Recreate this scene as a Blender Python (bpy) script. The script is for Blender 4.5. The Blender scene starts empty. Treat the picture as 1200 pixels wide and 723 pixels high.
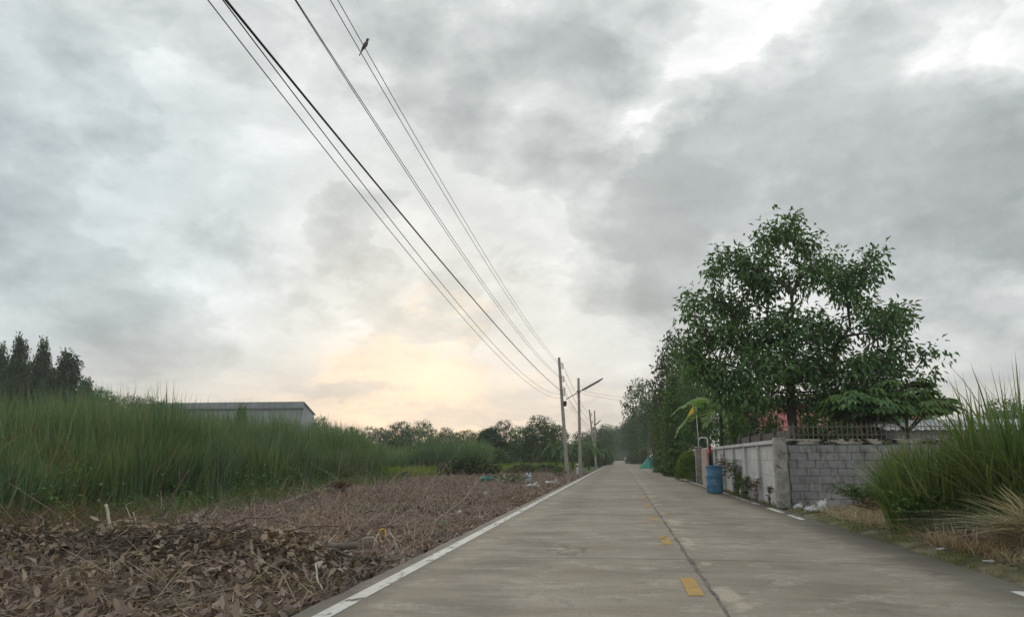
import bpy, math, random
import numpy as np
from mathutils import Vector

random.seed(11)
RNG = np.random.default_rng(11)
sc = bpy.context.scene
COL = sc.collection
PI = math.pi

# ------------------------------------------------------------------ camera
F_PX, PIC_W, PIC_H = 900.0, 1200.0, 723.0
EYE = np.array([0.0, 0.0, 1.35])
TH = math.atan(175.0 / F_PX)                       # pitched up
PS = math.atan(127.0 / F_PX * math.cos(TH))        # turned left of the road
FWD = np.array([-math.sin(PS) * math.cos(TH), math.cos(PS) * math.cos(TH), math.sin(TH)])
RGT = np.array([math.cos(PS), math.sin(PS), 0.0])
UPV = np.cross(RGT, FWD)

def look(x, y):
    """direction of a sight line through a point of the photograph"""
    return FWD + RGT * ((x - PIC_W / 2) / F_PX) + UPV * ((PIC_H / 2 - y) / F_PX)

def P(x, y, Y):
    d = look(x, y)
    return EYE + d * (Y / d[1])

def G(x, y, z=0.0):
    d = look(x, y)
    return EYE + d * ((z - EYE[2]) / d[2])

def Xat(px, Y):
    return float(P(px, 536.0, Y)[0])

def Zat(px, py, Y):
    return float(P(px, py, Y)[2])

def Yat(px, X):
    d = look(px, 536.0)
    return float(X / d[0] * d[1])

cam = bpy.data.cameras.new('camera')
cam.sensor_width = 36.0
cam.lens = 27.0
cam.clip_start = 0.05
cam.clip_end = 6000
camo = bpy.data.objects.new('camera', cam)
COL.objects.link(camo)
camo.location = EYE
camo.rotation_euler = (PI / 2 + TH, 0.0, PS)
sc.camera = camo

# ------------------------------------------------------------------ noise
_T = np.random.default_rng(5).random((256, 256))
def vnoise(x, y):
    x = np.asarray(x, float); y = np.asarray(y, float)
    xi = np.floor(x).astype(int); yi = np.floor(y).astype(int)
    fx = x - xi; fy = y - yi
    fx = fx * fx * (3 - 2 * fx); fy = fy * fy * (3 - 2 * fy)
    a = _T[xi & 255, yi & 255]; b = _T[(xi + 1) & 255, yi & 255]
    c = _T[xi & 255, (yi + 1) & 255]; d = _T[(xi + 1) & 255, (yi + 1) & 255]
    return (a * (1 - fx) + b * fx) * (1 - fy) + (c * (1 - fx) + d * fx) * fy

def fbm(x, y, o=4):
    s = 0; a = 0.5; n = 0
    for k in range(o):
        s = s + a * vnoise(x * 2 ** k + 17 * k, y * 2 ** k + 31 * k); n += a; a *= .5
    return s / n

def sstep(a, b, x):
    t = np.clip((np.asarray(x, float) - a) / (b - a), 0, 1)
    return t * t * (3 - 2 * t)

SLAB_L, SLAB_R = -2.93, 4.32
def gz(X, Y):
    X = np.asarray(X, float); Y = np.asarray(Y, float)
    left = sstep(-2.9, -3.3, X)
    right = sstep(4.3, 4.7, X)
    z = -0.16 + 0.10 * left + 0.12 * right
    rough = sstep(-2.9, -4.2, X) * (1 - sstep(70, 100, Y))
    z = z + rough * (0.26 * (fbm(X * .8, Y * .8) - .45) + 0.16 * (fbm(X * 2.4 + 9, Y * 2.4, 3) - .5))
    ridge = np.exp(-((Y - 9.35 - .12 * (X + 6)) / .70) ** 2) * sstep(-3.05, -4.3, X) * sstep(-11.5, -7.5, X)
    z = z + ridge * (.22 + .40 * fbm(X * 1.1 + 3, Y * 1.1, 3))
    z = z + sstep(-3.6, -6.5, X) * .06
    bank = sstep(4.5, 6.2, X) * (1 - sstep(18, 23, Y))
    z = z + bank * .16 + sstep(4.5, 5, X) * (1 - sstep(23, 26, Y)) * .06 * (fbm(X * 1.7, Y * 1.7) - .4)
    return z

# ------------------------------------------------------------------ mesh helpers
class MB:
    def __init__(self):
        self.v = []; self.f = []; self.m = []
    def add(self, vs, fs, m=0):
        o = len(self.v)
        self.v.extend([tuple(map(float, p)) for p in vs])
        self.f.extend([tuple(i + o for i in f) for f in fs])
        self.m.extend([m] * len(fs))
        return self
    def box(self, c, s, rz=0.0, m=0, bevel=0.0, rot=None):
        """a box with chamfered edges"""
        hx, hy, hz = s[0] / 2, s[1] / 2, s[2] / 2
        b = min(bevel, hx * .9, hy * .9, hz * .9)
        if b <= 0:
            vs = [(sx * hx, sy * hy, sz * hz) for sz in (-1, 1) for sy in (-1, 1) for sx in (-1, 1)]
            fs = [(0, 2, 3, 1), (4, 5, 7, 6), (0, 1, 5, 4), (2, 6, 7, 3), (0, 4, 6, 2), (1, 3, 7, 5)]
        else:
            vs = []; idx = {}
            for sx in (-1, 1):
                for sy in (-1, 1):
                    for sz in (-1, 1):
                        for ax in range(3):
                            p = [sx * (hx - b), sy * (hy - b), sz * (hz - b)]
                            p[ax] = (sx * hx, sy * hy, sz * hz)[ax]
                            idx[(sx, sy, sz, ax)] = len(vs); vs.append(tuple(p))
            I = lambda x, y, z, a: idx[(x, y, z, a)]
            fs = []
            for s_ in (-1, 1):
                q = [I(s_, -1, -1, 0), I(s_, 1, -1, 0), I(s_, 1, 1, 0), I(s_, -1, 1, 0)]; fs.append(q if s_ > 0 else q[::-1])
                q = [I(-1, s_, -1, 1), I(-1, s_, 1, 1), I(1, s_, 1, 1), I(1, s_, -1, 1)]; fs.append(q if s_ > 0 else q[::-1])
                q = [I(-1, -1, s_, 2), I(1, -1, s_, 2), I(1, 1, s_, 2), I(-1, 1, s_, 2)]; fs.append(q if s_ > 0 else q[::-1])
            for a in (-1, 1):
                for c_ in (-1, 1):
                    fs.append([I(a, c_, -1, 0), I(a, c_, 1, 0), I(a, c_, 1, 1), I(a, c_, -1, 1)][::a * c_])
                    fs.append([I(a, -1, c_, 0), I(a, -1, c_, 2), I(a, 1, c_, 2), I(a, 1, c_, 0)][::a * c_])
                    fs.append([I(-1, a, c_, 1), I(1, a, c_, 1), I(1, a, c_, 2), I(-1, a, c_, 2)][::a * c_])
            for sx in (-1, 1):
                for sy in (-1, 1):
                    for sz in (-1, 1):
                        q = [I(sx, sy, sz, 0), I(sx, sy, sz, 1), I(sx, sy, sz, 2)]
                        fs.append(q if sx * sy * sz > 0 else q[::-1])
        c_, s_ = math.cos(rz), math.sin(rz)
        out = []
        for x, y, z in vs:
            p = Vector((c_ * x - s_ * y, s_ * x + c_ * y, z))
            if rot is not None: p = rot @ Vector((x, y, z))
            out.append((p.x + c[0], p.y + c[1], p.z + c[2]))
        return self.add(out, fs, m)
    def tube(self, pts, rad, n=6, m=0, cap=True, square=False):
        pts = [Vector(tuple(map(float, p))) for p in pts]
        if not hasattr(rad, '__len__'): rad = [rad] * len(pts)
        t0 = (pts[1] - pts[0]).normalized()
        nrm = t0.orthogonal().normalized()
        if square: nrm = (Vector((1, 0, 0)) - t0 * t0.x).normalized()
        rings = []
        for i, p in enumerate(pts):
            if i == 0: t = t0
            elif i == len(pts) - 1: t = (pts[i] - pts[i - 1]).normalized()
            else: t = ((pts[i + 1] - pts[i]).normalized() + (pts[i] - pts[i - 1]).normalized()).normalized()
            nrm = (nrm - t * nrm.dot(t)).normalized()
            b = t.cross(nrm)
            off = PI / 4 if square else 0
            rings.append([p + (nrm * math.cos(2 * PI * k / n + off) + b * math.sin(2 * PI * k / n + off)) * rad[i] for k in range(n)])
        vs = [q for r in rings for q in r]; fs = []
        for i in range(len(pts) - 1):
            for k in range(n):
                k2 = (k + 1) % n
                fs.append((i * n + k, i * n + k2, (i + 1) * n + k2, (i + 1) * n + k))
        if cap:
            fs.append(tuple(range(n))[::-1]); fs.append(tuple((len(pts) - 1) * n + k for k in range(n)))
        return self.add(vs, fs, m)
    def lathe(self, c, prof, n=24, m=0):
        vs = []; fs = []
        for r, z in prof:
            for k in range(n):
                a = 2 * PI * k / n
                vs.append((c[0] + r * math.cos(a), c[1] + r * math.sin(a), c[2] + z))
        for i in range(len(prof) - 1):
            for k in range(n):
                k2 = (k + 1) % n
                fs.append((i * n + k, i * n + k2, (i + 1) * n + k2, (i + 1) * n + k))
        fs.append(tuple(range(n))[::-1]); fs.append(tuple((len(prof) - 1) * n + k for k in range(n)))
        return self.add(vs, fs, m)
    def build(self, name, mats, parent=None, smooth=False, loc=None):
        me = bpy.data.meshes.new(name)
        me.from_pydata(self.v, [], self.f)
        return finish(name, me, mats, parent, smooth, self.m, loc)

def finish(name, me, mats, parent=None, smooth=False, mi=None, loc=None):
    if not isinstance(mats, (list, tuple)): mats = [mats]
    for m in mats: me.materials.append(m)
    if mi is not None and len(mats) > 1: me.polygons.foreach_set('material_index', mi)
    if smooth: me.polygons.foreach_set('use_smooth', [True] * len(me.polygons))
    me.update()
    o = bpy.data.objects.new(name, me)
    COL.objects.link(o)
    if parent is not None: o.parent = parent
    if loc is not None: o.location = loc
    return o

def np_mesh(name, V, F, mats, parent=None, smooth=False, mi=None):
    """F: list of (M,k) index arrays"""
    if not isinstance(F, (list, tuple)): F = [F]
    me = bpy.data.meshes.new(name)
    V = np.asarray(V, np.float32).reshape(-1, 3)
    me.vertices.add(len(V)); me.vertices.foreach_set('co', V.ravel())
    loops = np.concatenate([f.ravel() for f in F]).astype(np.int32)
    sizes = np.concatenate([np.full(len(f), f.shape[1]) for f in F]).astype(np.int32)
    me.loops.add(len(loops)); me.loops.foreach_set('vertex_index', loops)
    me.polygons.add(len(sizes))
    me.polygons.foreach_set('loop_start', np.concatenate([[0], np.cumsum(sizes)[:-1]]).astype(np.int32))
    me.update(calc_edges=True)
    return finish(name, me, mats, parent, smooth, mi)

def tag(o, label=None, cat=None, group=None, kind=None):
    if label: o['label'] = label
    if cat: o['category'] = cat
    if group: o['group'] = group
    if kind: o['kind'] = kind
    return o

def thing(name, label, cat, loc=(0, 0, 0), rz=0.0, group=None):
    o = bpy.data.objects.new(name, None)
    o.empty_display_size = .2
    COL.objects.link(o)
    o.location = tuple(map(float, loc)); o.rotation_euler = (0, 0, rz)
    return tag(o, label, cat, group)

def dup(root, loc, rz=0.0, scale=(1, 1, 1), label=None, group=None):
    kids = [o for o in bpy.data.objects if o.parent == root]
    r = root.copy(); COL.objects.link(r)
    r.location = tuple(map(float, loc)); r.rotation_euler = (0, 0, rz); r.scale = scale
    if label: r['label'] = label
    if group: r['group'] = group
    elif 'group' in r and label: del r['group']
    for ch in kids:
        c = ch.copy(); COL.objects.link(c); c.parent = r
        for g in [o for o in bpy.data.objects if o.parent == ch]:
            d = g.copy(); COL.objects.link(d); d.parent = c
    return r

# ------------------------------------------------------------------ materials
class NT:
    def __init__(self, tree): self.t = tree
    def n(self, typ, **kw):
        x = self.t.nodes.new(typ)
        for k, v in kw.items(): setattr(x, k, v)
        return x
    def put(self, sock, v):
        if isinstance(v, bpy.types.NodeSocket): self.t.links.new(v, sock)
        elif v is not None:
            if sock.type == 'RGBA' and hasattr(v, '__len__') and len(v) == 3: v = (*v, 1)
            sock.default_value = v
    def math(self, op, a, b=None, c=None, clamp=False):
        x = self.n('ShaderNodeMath', operation=op); x.use_clamp = clamp
        self.put(x.inputs[0], a); self.put(x.inputs[1], b)
        if c is not None: self.put(x.inputs[2], c)
        return x.outputs[0]
    def vmath(self, op, a, b=None, out=0):
        x = self.n('ShaderNodeVectorMath', operation=op)
        self.put(x.inputs[0], a)
        if b is not None: self.put(x.inputs[1], b)
        return x.outputs[out]
    def scale(self, a, s):
        x = self.n('ShaderNodeVectorMath', operation='SCALE')
        self.put(x.inputs[0], a); self.put(x.inputs['Scale'], s)
        return x.outputs[0]
    def mix(self, f, a, b, blend='MIX'):
        x = self.n('ShaderNodeMix', data_type='RGBA', blend_type=blend)
        self.put(x.inputs['Factor'], f); self.put(x.inputs[6], a); self.put(x.inputs[7], b)
        return x.outputs[2]
    def noise(self, vec, s, d=4, r=.55, dist=0.0):
        x = self.n('ShaderNodeTexNoise')
        self.put(x.inputs['Vector'], vec)
        x.inputs['Scale'].default_value = s; x.inputs['Detail'].default_value = d
        x.inputs['Roughness'].default_value = r; x.inputs['Distortion'].default_value = dist
        return x.outputs[0]
    def rng(self, v, a, b, c=0.0, d=1.0, smooth=True):
        x = self.n('ShaderNodeMapRange', interpolation_type='SMOOTHSTEP' if smooth else 'LINEAR')
        self.put(x.inputs[0], v)
        for k, q in zip((1, 2, 3, 4), (a, b, c, d)): self.put(x.inputs[k], q)
        return x.outputs[0]
    def ramp(self, f, stops):
        x = self.n('ShaderNodeValToRGB'); self.put(x.inputs[0], f)
        e = x.color_ramp.elements
        while len(e) < len(stops): e.new(.5)
        for el, (p, c) in zip(e, stops): el.position = p; el.color = (*c, 1)
        return x.outputs[0]
    def vec(self, v, sx, sy, sz):
        x = self.n('ShaderNodeMapping'); self.put(x.inputs[0], v)
        x.inputs['Scale'].default_value = (sx, sy, sz)
        return x.outputs[0]
    def xyz(self, v):
        x = self.n('ShaderNodeSeparateXYZ'); self.put(x.inputs[0], v); return x.outputs

def new_mat(name):
    m = bpy.data.materials.new(name); m.use_nodes = True
    t = m.node_tree; t.nodes.clear()
    N = NT(t)
    out = N.n('ShaderNodeOutputMaterial')
    return m, N, out

def surf(N, out, col, rough=.8, bump=None, bstr=.3, bdist=.02, spec=.3, metal=0.0, alpha=None):
    b = N.n('ShaderNodeBsdfPrincipled')
    N.put(b.inputs['Base Color'], col); N.put(b.inputs['Roughness'], rough)
    N.put(b.inputs['Metallic'], metal); N.put(b.inputs['Specular IOR Level'], spec)
    if alpha is not None: N.put(b.inputs['Alpha'], alpha)
    if bump is not None:
        k = N.n('ShaderNodeBump'); N.put(k.inputs['Height'], bump)
        k.inputs['Strength'].default_value = bstr; k.inputs['Distance'].default_value = bdist
        N.t.links.new(k.outputs[0], b.inputs['Normal'])
    N.t.links.new(b.outputs[0], out.inputs['Surface'])
    return b

def OC(N): return N.n('ShaderNodeTexCoord').outputs['Object']

def plain(name, c1, c2, s=3.0, rough=.8, bs=20.0, bstr=.25, spec=.3, metal=0.0, speck=None, lo=.35, hi=.65, bdist=.02):
    m, N, out = new_mat(name)
    v = OC(N)
    f = N.rng(N.noise(v, s, 6, .62), lo, hi)
    c = N.mix(f, c1, c2)
    if speck: c = N.mix(N.rng(N.noise(v, speck[1], 3, .6), .55, .72), c, speck[0])
    surf(N, out, c, rough, N.noise(v, bs, 4), bstr, bdist, spec, metal)
    return m

def leaf_mat(name, cols, trans=.3, rough=.5, var=.25, spec=.25, tint=.5, patch=.5):
    m, N, out = new_mat(name)
    g = N.n('ShaderNodeNewGeometry')
    oi = N.n('ShaderNodeObjectInfo')
    n = len(cols)
    c = N.ramp(g.outputs['Random Per Island'], [(i / max(1, n - 1), q) for i, q in enumerate(cols)])
    pn = N.noise(OC(N), patch, 2)
    c = N.mix(N.rng(pn, .35, .65, 0, .55), c, N.mix(1.0, c, (1.25, 1.12, .75), 'MULTIPLY'))
    hv = N.n('ShaderNodeHueSaturation'); N.put(hv.inputs['Color'], c)
    N.put(hv.inputs['Value'], N.rng(oi.outputs['Random'], 0, 1, 1 - var, 1 + var, False))
    N.put(hv.inputs['Hue'], N.rng(oi.outputs['Random'], 0, 1, .478, .514, False))
    c = hv.outputs[0]
    b = N.n('ShaderNodeBsdfPrincipled')
    N.put(b.inputs['Base Color'], c); b.inputs['Roughness'].default_value = rough
    b.inputs['Specular IOR Level'].default_value = spec
    tr = N.n('ShaderNodeBsdfTranslucent')
    N.put(tr.inputs['Color'], N.mix(1.0, c, (1.2, 1.25, .6), 'MULTIPLY'))
    mx = N.n('ShaderNodeMixShader'); mx.inputs[0].default_value = trans
    N.t.links.new(b.outputs[0], mx.inputs[1]); N.t.links.new(tr.outputs[0], mx.inputs[2])
    N.t.links.new(mx.outputs[0], out.inputs['Surface'])
    return m

M = {}
M['bark'] = plain('bark', (.10, .085, .07), (.19, .165, .14), 6, .9, 30, .5)
M['bark_dark'] = plain('bark_dark', (.05, .042, .035), (.10, .085, .07), 6, .9, 30, .5)
M['concrete'] = plain('pole_concrete', (.30, .28, .25), (.40, .38, .345), 5, .85, 60, .25, speck=((.2, .185, .165), 14))
M['old_concrete'] = plain('old_concrete', (.20, .19, .17), (.36, .34, .31), 3.5, .9, 50, .35, speck=((.07, .065, .055), 5))
M['panel'] = plain('panel_concrete', (.44, .435, .43), (.56, .555, .55), 1.6, .85, 70, .2, speck=((.33, .325, .315), 2.5))
M['mortar'] = plain('mortar', (.20, .197, .19), (.42, .41, .40), 6, .95, 80, .3)
M['iron'] = plain('rusty_iron', (.12, .11, .10), (.21, .175, .15), 12, .6, 60, .2, metal=.4)
M['steel'] = plain('galvanised_steel', (.30, .31, .32), (.42, .43, .44), 8, .45, 60, .1, metal=.6)
M['dark_steel'] = plain('dark_steel', (.10, .10, .105), (.17, .17, .175), 8, .5, 60, .1, metal=.5)
M['cable'] = plain('cable', (.012, .012, .015), (.022, .022, .026), 4, .5, 60, .05)
M['porcelain'] = plain('porcelain', (.10, .055, .04), (.2, .12, .09), 10, .25, 60, .05)
M['black_plastic'] = plain('black_plastic', (.012, .012, .013), (.03, .03, .032), 8, .4, 40, .3)
M['white_bag'] = plain('white_plastic', (.42, .42, .41), (.62, .62, .61), 9, .45, 30, .5, speck=((.3, .28, .25), 12))
M['green_bag'] = plain('green_plastic', (.03, .22, .14), (.08, .34, .22), 9, .4, 30, .5)
M['teal_bag'] = plain('teal_plastic', (.02, .15, .11), (.05, .24, .18), 9, .4, 30, .5)
M['pale_blue'] = plain('pale_blue_plastic', (.38, .48, .52), (.55, .64, .68), 9, .4, 30, .5)
M['tarp'] = plain('green_tarp', (.02, .22, .15), (.05, .34, .24), 3, .55, 20, .4)
M['blue'] = plain('blue_plastic', (.05, .17, .30), (.08, .225, .36), 2.5, .5, 30, .12, speck=((.20, .26, .30), 4))
M['yellow'] = plain('yellow_cloth', (.72, .47, .03), (.82, .56, .05), 4, .8, 60, .2)
M['red'] = plain('red_paint', (.28, .03, .03), (.40, .05, .045), 6, .5, 40, .1)
M['pink'] = plain('pink_render', (.36, .24, .21), (.46, .33, .30), 3, .9, 40, .3)
M['white'] = plain('white_paint', (.60, .60, .58), (.75, .75, .73), 4, .5, 40, .1)
M['stick'] = plain('dry_wood', (.26, .215, .165), (.42, .36, .29), 9, .9, 50, .4)
M['stick_dark'] = plain('dark_branch', (.06, .047, .038), (.13, .10, .08), 9, .9, 50, .4)
M['stick_pale'] = plain('bleached_wood', (.42, .37, .30), (.60, .55, .47), 9, .9, 50, .3)
M['soil'] = plain('soil_lump', (.05, .04, .033), (.11, .09, .072), 5, .95, 18, .8)
M['redroof'] = plain('red_roof', (.27, .05, .055), (.37, .085, .085), 2, .55, 30, .1)
M['housewall'] = plain('house_wall', (.42, .40, .36), (.52, .50, .46), 2, .9, 30, .2)
M['oldwood'] = plain('weathered_boards', (.075, .06, .052), (.16, .135, .115), 5, .9, 30, .5)
M['skin'] = plain('skin', (.25, .14, .09), (.30, .17, .11), 5, .6, 40, .1)
M['pale_shirt'] = plain('pale_shirt', (.62, .60, .58), (.72, .70, .68), 6, .9, 40, .2)
M['dark_cloth'] = plain('dark_cloth', (.03, .03, .04), (.05, .05, .06), 6, .9, 40, .2)
M['rubber'] = plain('rubber', (.015, .015, .015), (.03, .03, .03), 6, .8, 40, .2)
M['glass_dark'] = plain('dark_glass', (.02, .025, .03), (.04, .045, .05), 2, .1, 5, .02, spec=.6)
M['terracotta'] = plain('pot_clay', (.33, .30, .27), (.42, .38, .35), 5, .8, 40, .2)
M['bird'] = plain('grey_feathers', (.10, .095, .09), (.19, .175, .165), 30, .8, 90, .3)

M['leaf_big'] = leaf_mat('broad_leaves', [(0.052, 0.111, 0.045), (0.081, 0.156, 0.052), (0.127, 0.223, 0.081), (0.075, 0.141, 0.059)], .22, .42, .1, .4)
M['leaf_dense'] = leaf_mat('dense_leaves', [(0.043, 0.102, 0.041), (0.072, 0.152, 0.051), (0.109, 0.189, 0.065)], .22, .5, .42)
M['leaf_airy'] = leaf_mat('pale_leaves', [(0.066, 0.120, 0.060), (0.102, 0.168, 0.084), (0.144, 0.198, 0.108)], .25, .5, .3)
M['leaf_vine'] = leaf_mat('vine_leaves', [(0.057, 0.121, 0.034), (0.092, 0.172, 0.046), (0.127, 0.218, 0.057)], .3, .5, .38)
M['leaf_conifer'] = leaf_mat('fine_dark_leaves', [(0.042, 0.090, 0.051), (0.068, 0.128, 0.068), (0.090, 0.158, 0.083)], .15, .6, .15)
M['leaf_bush'] = leaf_mat('bush_leaves', [(0.056, 0.106, 0.037), (0.088, 0.156, 0.050), (0.125, 0.188, 0.062)], .25, .55, .42)
M['leaf_clip'] = leaf_mat('clipped_leaves', [(.10, .165, .025), (.15, .22, .035), (.08, .14, .03)], .3, .5, .08)
M['leaf_banana'] = leaf_mat('banana_leaves', [(0.130, 0.247, 0.078), (0.195, 0.312, 0.117)], .35, .4, .12)
M['leaf_banana_deep'] = leaf_mat('deep_banana_leaves', [(.06, .12, .04), (.095, .165, .06)], .3, .45, .15)
M['leaf_papaya'] = leaf_mat('palmate_leaves', [(0.068, 0.149, 0.054), (0.101, 0.203, 0.074), (0.149, 0.257, 0.108)], .25, .45, .08)
M['leaf_sapling'] = leaf_mat('sapling_leaves', [(.06, .15, .04), (.10, .2, .06)], .3, .45, .1)
M['grass_tall'] = leaf_mat('tall_grass_blades', [(0.081, 0.138, 0.081), (0.115, 0.184, 0.098), (0.155, 0.224, 0.115), (0.098, 0.161, 0.092), (0.253, 0.270, 0.172)], .3, .5, .0, patch=.25)
M['grass_far'] = leaf_mat('meadow_blades', [(0.143, 0.209, 0.044), (0.187, 0.264, 0.055), (0.231, 0.297, 0.088), (0.132, 0.187, 0.055)], .35, .6, .0, patch=.12)
M['grass_right'] = leaf_mat('reed_blades', [(0.069, 0.126, 0.039), (0.098, 0.170, 0.054), (0.146, 0.224, 0.073), (0.077, 0.136, 0.044), (0.234, 0.254, 0.117)], .3, .45, .05, patch=.8)
M['grass_verge'] = leaf_mat('verge_blades', [(.10, .14, .045), (.15, .17, .06), (.22, .2, .10)], .25, .7, .0, patch=1.0)
M['straw'] = leaf_mat('dry_blades', [(.26, .21, .145), (.40, .34, .25), (.52, .46, .36), (.20, .16, .11)], .2, .75, .0)
M['dead_reed'] = leaf_mat('dead_reed_blades', [(.14, .135, .075), (.20, .18, .10), (.26, .235, .15)], .25, .7, .0)
M['litter'] = leaf_mat('dead_leaves', [(.12, .092, .078), (.24, .185, .158), (.355, .29, .25), (.18, .138, .117), (.47, .41, .355)], .1, .8, .0, patch=1.4)
M['litter_dark'] = leaf_mat('mouldering_leaves', [(.055, .042, .036), (.10, .076, .064), (.15, .115, .098), (.08, .062, .052)], .05, .85, .0, patch=1.0)
M['twig'] = leaf_mat('twigs', [(.18, .14, .118), (.31, .255, .215), (.47, .41, .355)], .0, .85, .0)
M['weed'] = leaf_mat('weed_leaves', [(.06, .11, .04), (.10, .155, .06), (.15, .19, .08)], .25, .6, .1)
M['weed_brown'] = leaf_mat('brown_weed_leaves', [(.12, .075, .055), (.19, .12, .09), (.14, .12, .06)], .2, .7, .1)

# ground
m, N, out = new_mat('ground_soil'); v = OC(N); x, y, z = N.xyz(v)
wob = N.math('MULTIPLY', N.math('SUBTRACT', N.noise(v, .35, 4), .5), 5.0)
xe = N.math('ADD', x, wob)
soil = N.mix(N.rng(N.noise(v, 1.3, 6, .65), .35, .65), (.095, .072, .06), (.21, .165, .138))
soil = N.mix(N.rng(N.noise(v, 6, 4), .52, .68), soil, (.27, .21, .17))
soil = N.mix(N.rng(N.noise(v, .5, 3), .55, .68, 0, .7), soil, (.05, .042, .036))
turf = N.mix(N.rng(N.noise(v, 1.1, 5), .35, .65), (.075, .10, .04), (.15, .16, .075))
vergec = N.mix(N.rng(N.noise(v, 2.1, 5), .4, .6), (.10, .09, .06), (.19, .165, .11))
inleft = N.math('MULTIPLY', N.rng(xe, -15, -11.5), N.rng(y, 78, 62))
c = N.mix(inleft, turf, soil)
c = N.mix(N.math('MULTIPLY', N.rng(x, 3.5, 4.4), N.rng(y, 60, 40)), c, vergec)
surf(N, out, c, .95, N.noise(v, 9, 6, .7), .6, .05, .15)
M['ground'] = m

# concrete road
m, N, out = new_mat('road_concrete'); v = OC(N); x, y, z = N.xyz(v)
big = N.noise(v, .22, 4, .6)
c = N.mix(N.rng(big, .35, .65), (.268, .230, .179), (.348, .304, .245))
band = N.noise(N.vec(v, .5, 1.15, 1), 1.1, 7, .72)
c = N.mix(N.rng(band, .42, .62), c, N.mix(1, c, (.80, .785, .765), 'MULTIPLY'))
pat = N.noise(N.vec(v, .8, .9, 1), 1.7, 8, .75)
c = N.mix(N.rng(pat, .53, .62, 0, .6), c, (.42, .385, .315))
c = N.mix(N.rng(N.noise(v, 2.4, 8, .78), .56, .66, 0, .65), c, (.15, .133, .11))
# tyre-darkened strips along each lane
for cx, w, a in ((-1.55, .75, .42), (2.3, .6, .25)):
    d = N.math('ABSOLUTE', N.math('SUBTRACT', N.math('ADD', x, N.math('MULTIPLY', N.math('SUBTRACT', N.noise(v, .4, 3), .5), .9)), cx))
    k = N.math('MULTIPLY', N.rng(d, w, .1), N.rng(band, .3, .6))
    c = N.mix(N.math('MULTIPLY', k, a), c, (.11, .10, .088))
# dirt washed to the kerbside at the right
ed = N.math('ADD', x, N.math('MULTIPLY', N.math('SUBTRACT', N.noise(v, .8, 5), .5), 1.0))
c = N.mix(N.rng(ed, 3.2, 4.0, 0, .72), c, (.10, .088, .072))
ed2 = N.math('ADD', x, N.math('MULTIPLY', N.math('SUBTRACT', N.noise(v, 1.7, 5), .5), .5))
c = N.mix(N.rng(ed2, -2.2, -2.55, 0, .55), c, (.12, .11, .095))
# worn tan patches beside the joint
sx_ = N.math('ADD', x, N.math('MULTIPLY', N.math('SUBTRACT', N.noise(v, 1.0, 5), .5), .6))
patch = N.math('MULTIPLY', N.rng(N.math('ABSOLUTE', N.math('SUBTRACT', sx_, 1.08)), .20, .08), N.rng(N.noise(N.vec(v, 1, .6, 1), 1.1, 4), .50, .58))
c = N.mix(N.math('MULTIPLY', patch, .8), c, (.46, .41, .32))
vo = N.n('ShaderNodeTexVoronoi'); vo.feature = 'DISTANCE_TO_EDGE'
vo.inputs['Scale'].default_value = .33
nz = N.n('ShaderNodeTexNoise'); N.put(nz.inputs['Vector'], v); nz.inputs['Scale'].default_value = 1.3; nz.inputs['Detail'].default_value = 6
N.put(vo.inputs['Vector'], N.vmath('ADD', v, N.scale(N.vmath('SUBTRACT', nz.outputs['Color'], (.5, .5, .5)), 1.3)))
ck = N.math('MULTIPLY', N.rng(vo.outputs['Distance'], .012, .004), N.rng(N.noise(v, .3, 2), .50, .58))
c = N.mix(N.math('MULTIPLY', ck, .6), c, (.08, .07, .06))
# sawn transverse joints
fy = N.math('PINGPONG', N.math('ADD', y, .9), 3.0)
jt = N.rng(N.math('ADD', fy, N.math('MULTIPLY', N.math('SUBTRACT', N.noise(v, 3, 3), .5), .03)), .035, .012)
c = N.mix(N.math('MULTIPLY', jt, .75), c, (.07, .065, .055))
c = N.mix(N.rng(N.noise(v, 38, 3, .7), .48, .66, 0, .5), c, (.15, .135, .11))
surf(N, out, c, .8, N.noise(v, 45, 5, .7), .35, .01, .25)
M['road'] = m

def paint(name, col, wear, under):
    m, N, out = new_mat(name); v = OC(N)
    w = N.rng(N.noise(N.vec(v, 1.5, .8, 1), 3.2, 6, .72), wear - .06, wear + .06)
    c = N.mix(N.rng(N.noise(v, 1.1, 4), .35, .7), col, tuple(q * .8 for q in col))
    b = surf(N, out, c, .7, N.noise(v, 45, 4), .2, .01, .3)
    tr = N.n('ShaderNodeBsdfTransparent'); mx = N.n('ShaderNodeMixShader')
    N.put(mx.inputs[0], w); N.t.links.new(b.outputs[0], mx.inputs[1]); N.t.links.new(tr.outputs[0], mx.inputs[2])
    N.t.links.new(mx.outputs[0], out.inputs['Surface'])
    return m
M['white_line'] = paint('white_line_paint', (.60, .59, .55), .60, None)
M['white_worn'] = paint('worn_white_paint', (.60, .58, .54), .50, None)
M['amber'] = paint('amber_line_paint', (.45, .29, .09), .60, None)
M['seam'] = plain('joint_sealant', (.09, .082, .07), (.19, .175, .15), 4, .9, 40, .4)

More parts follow.
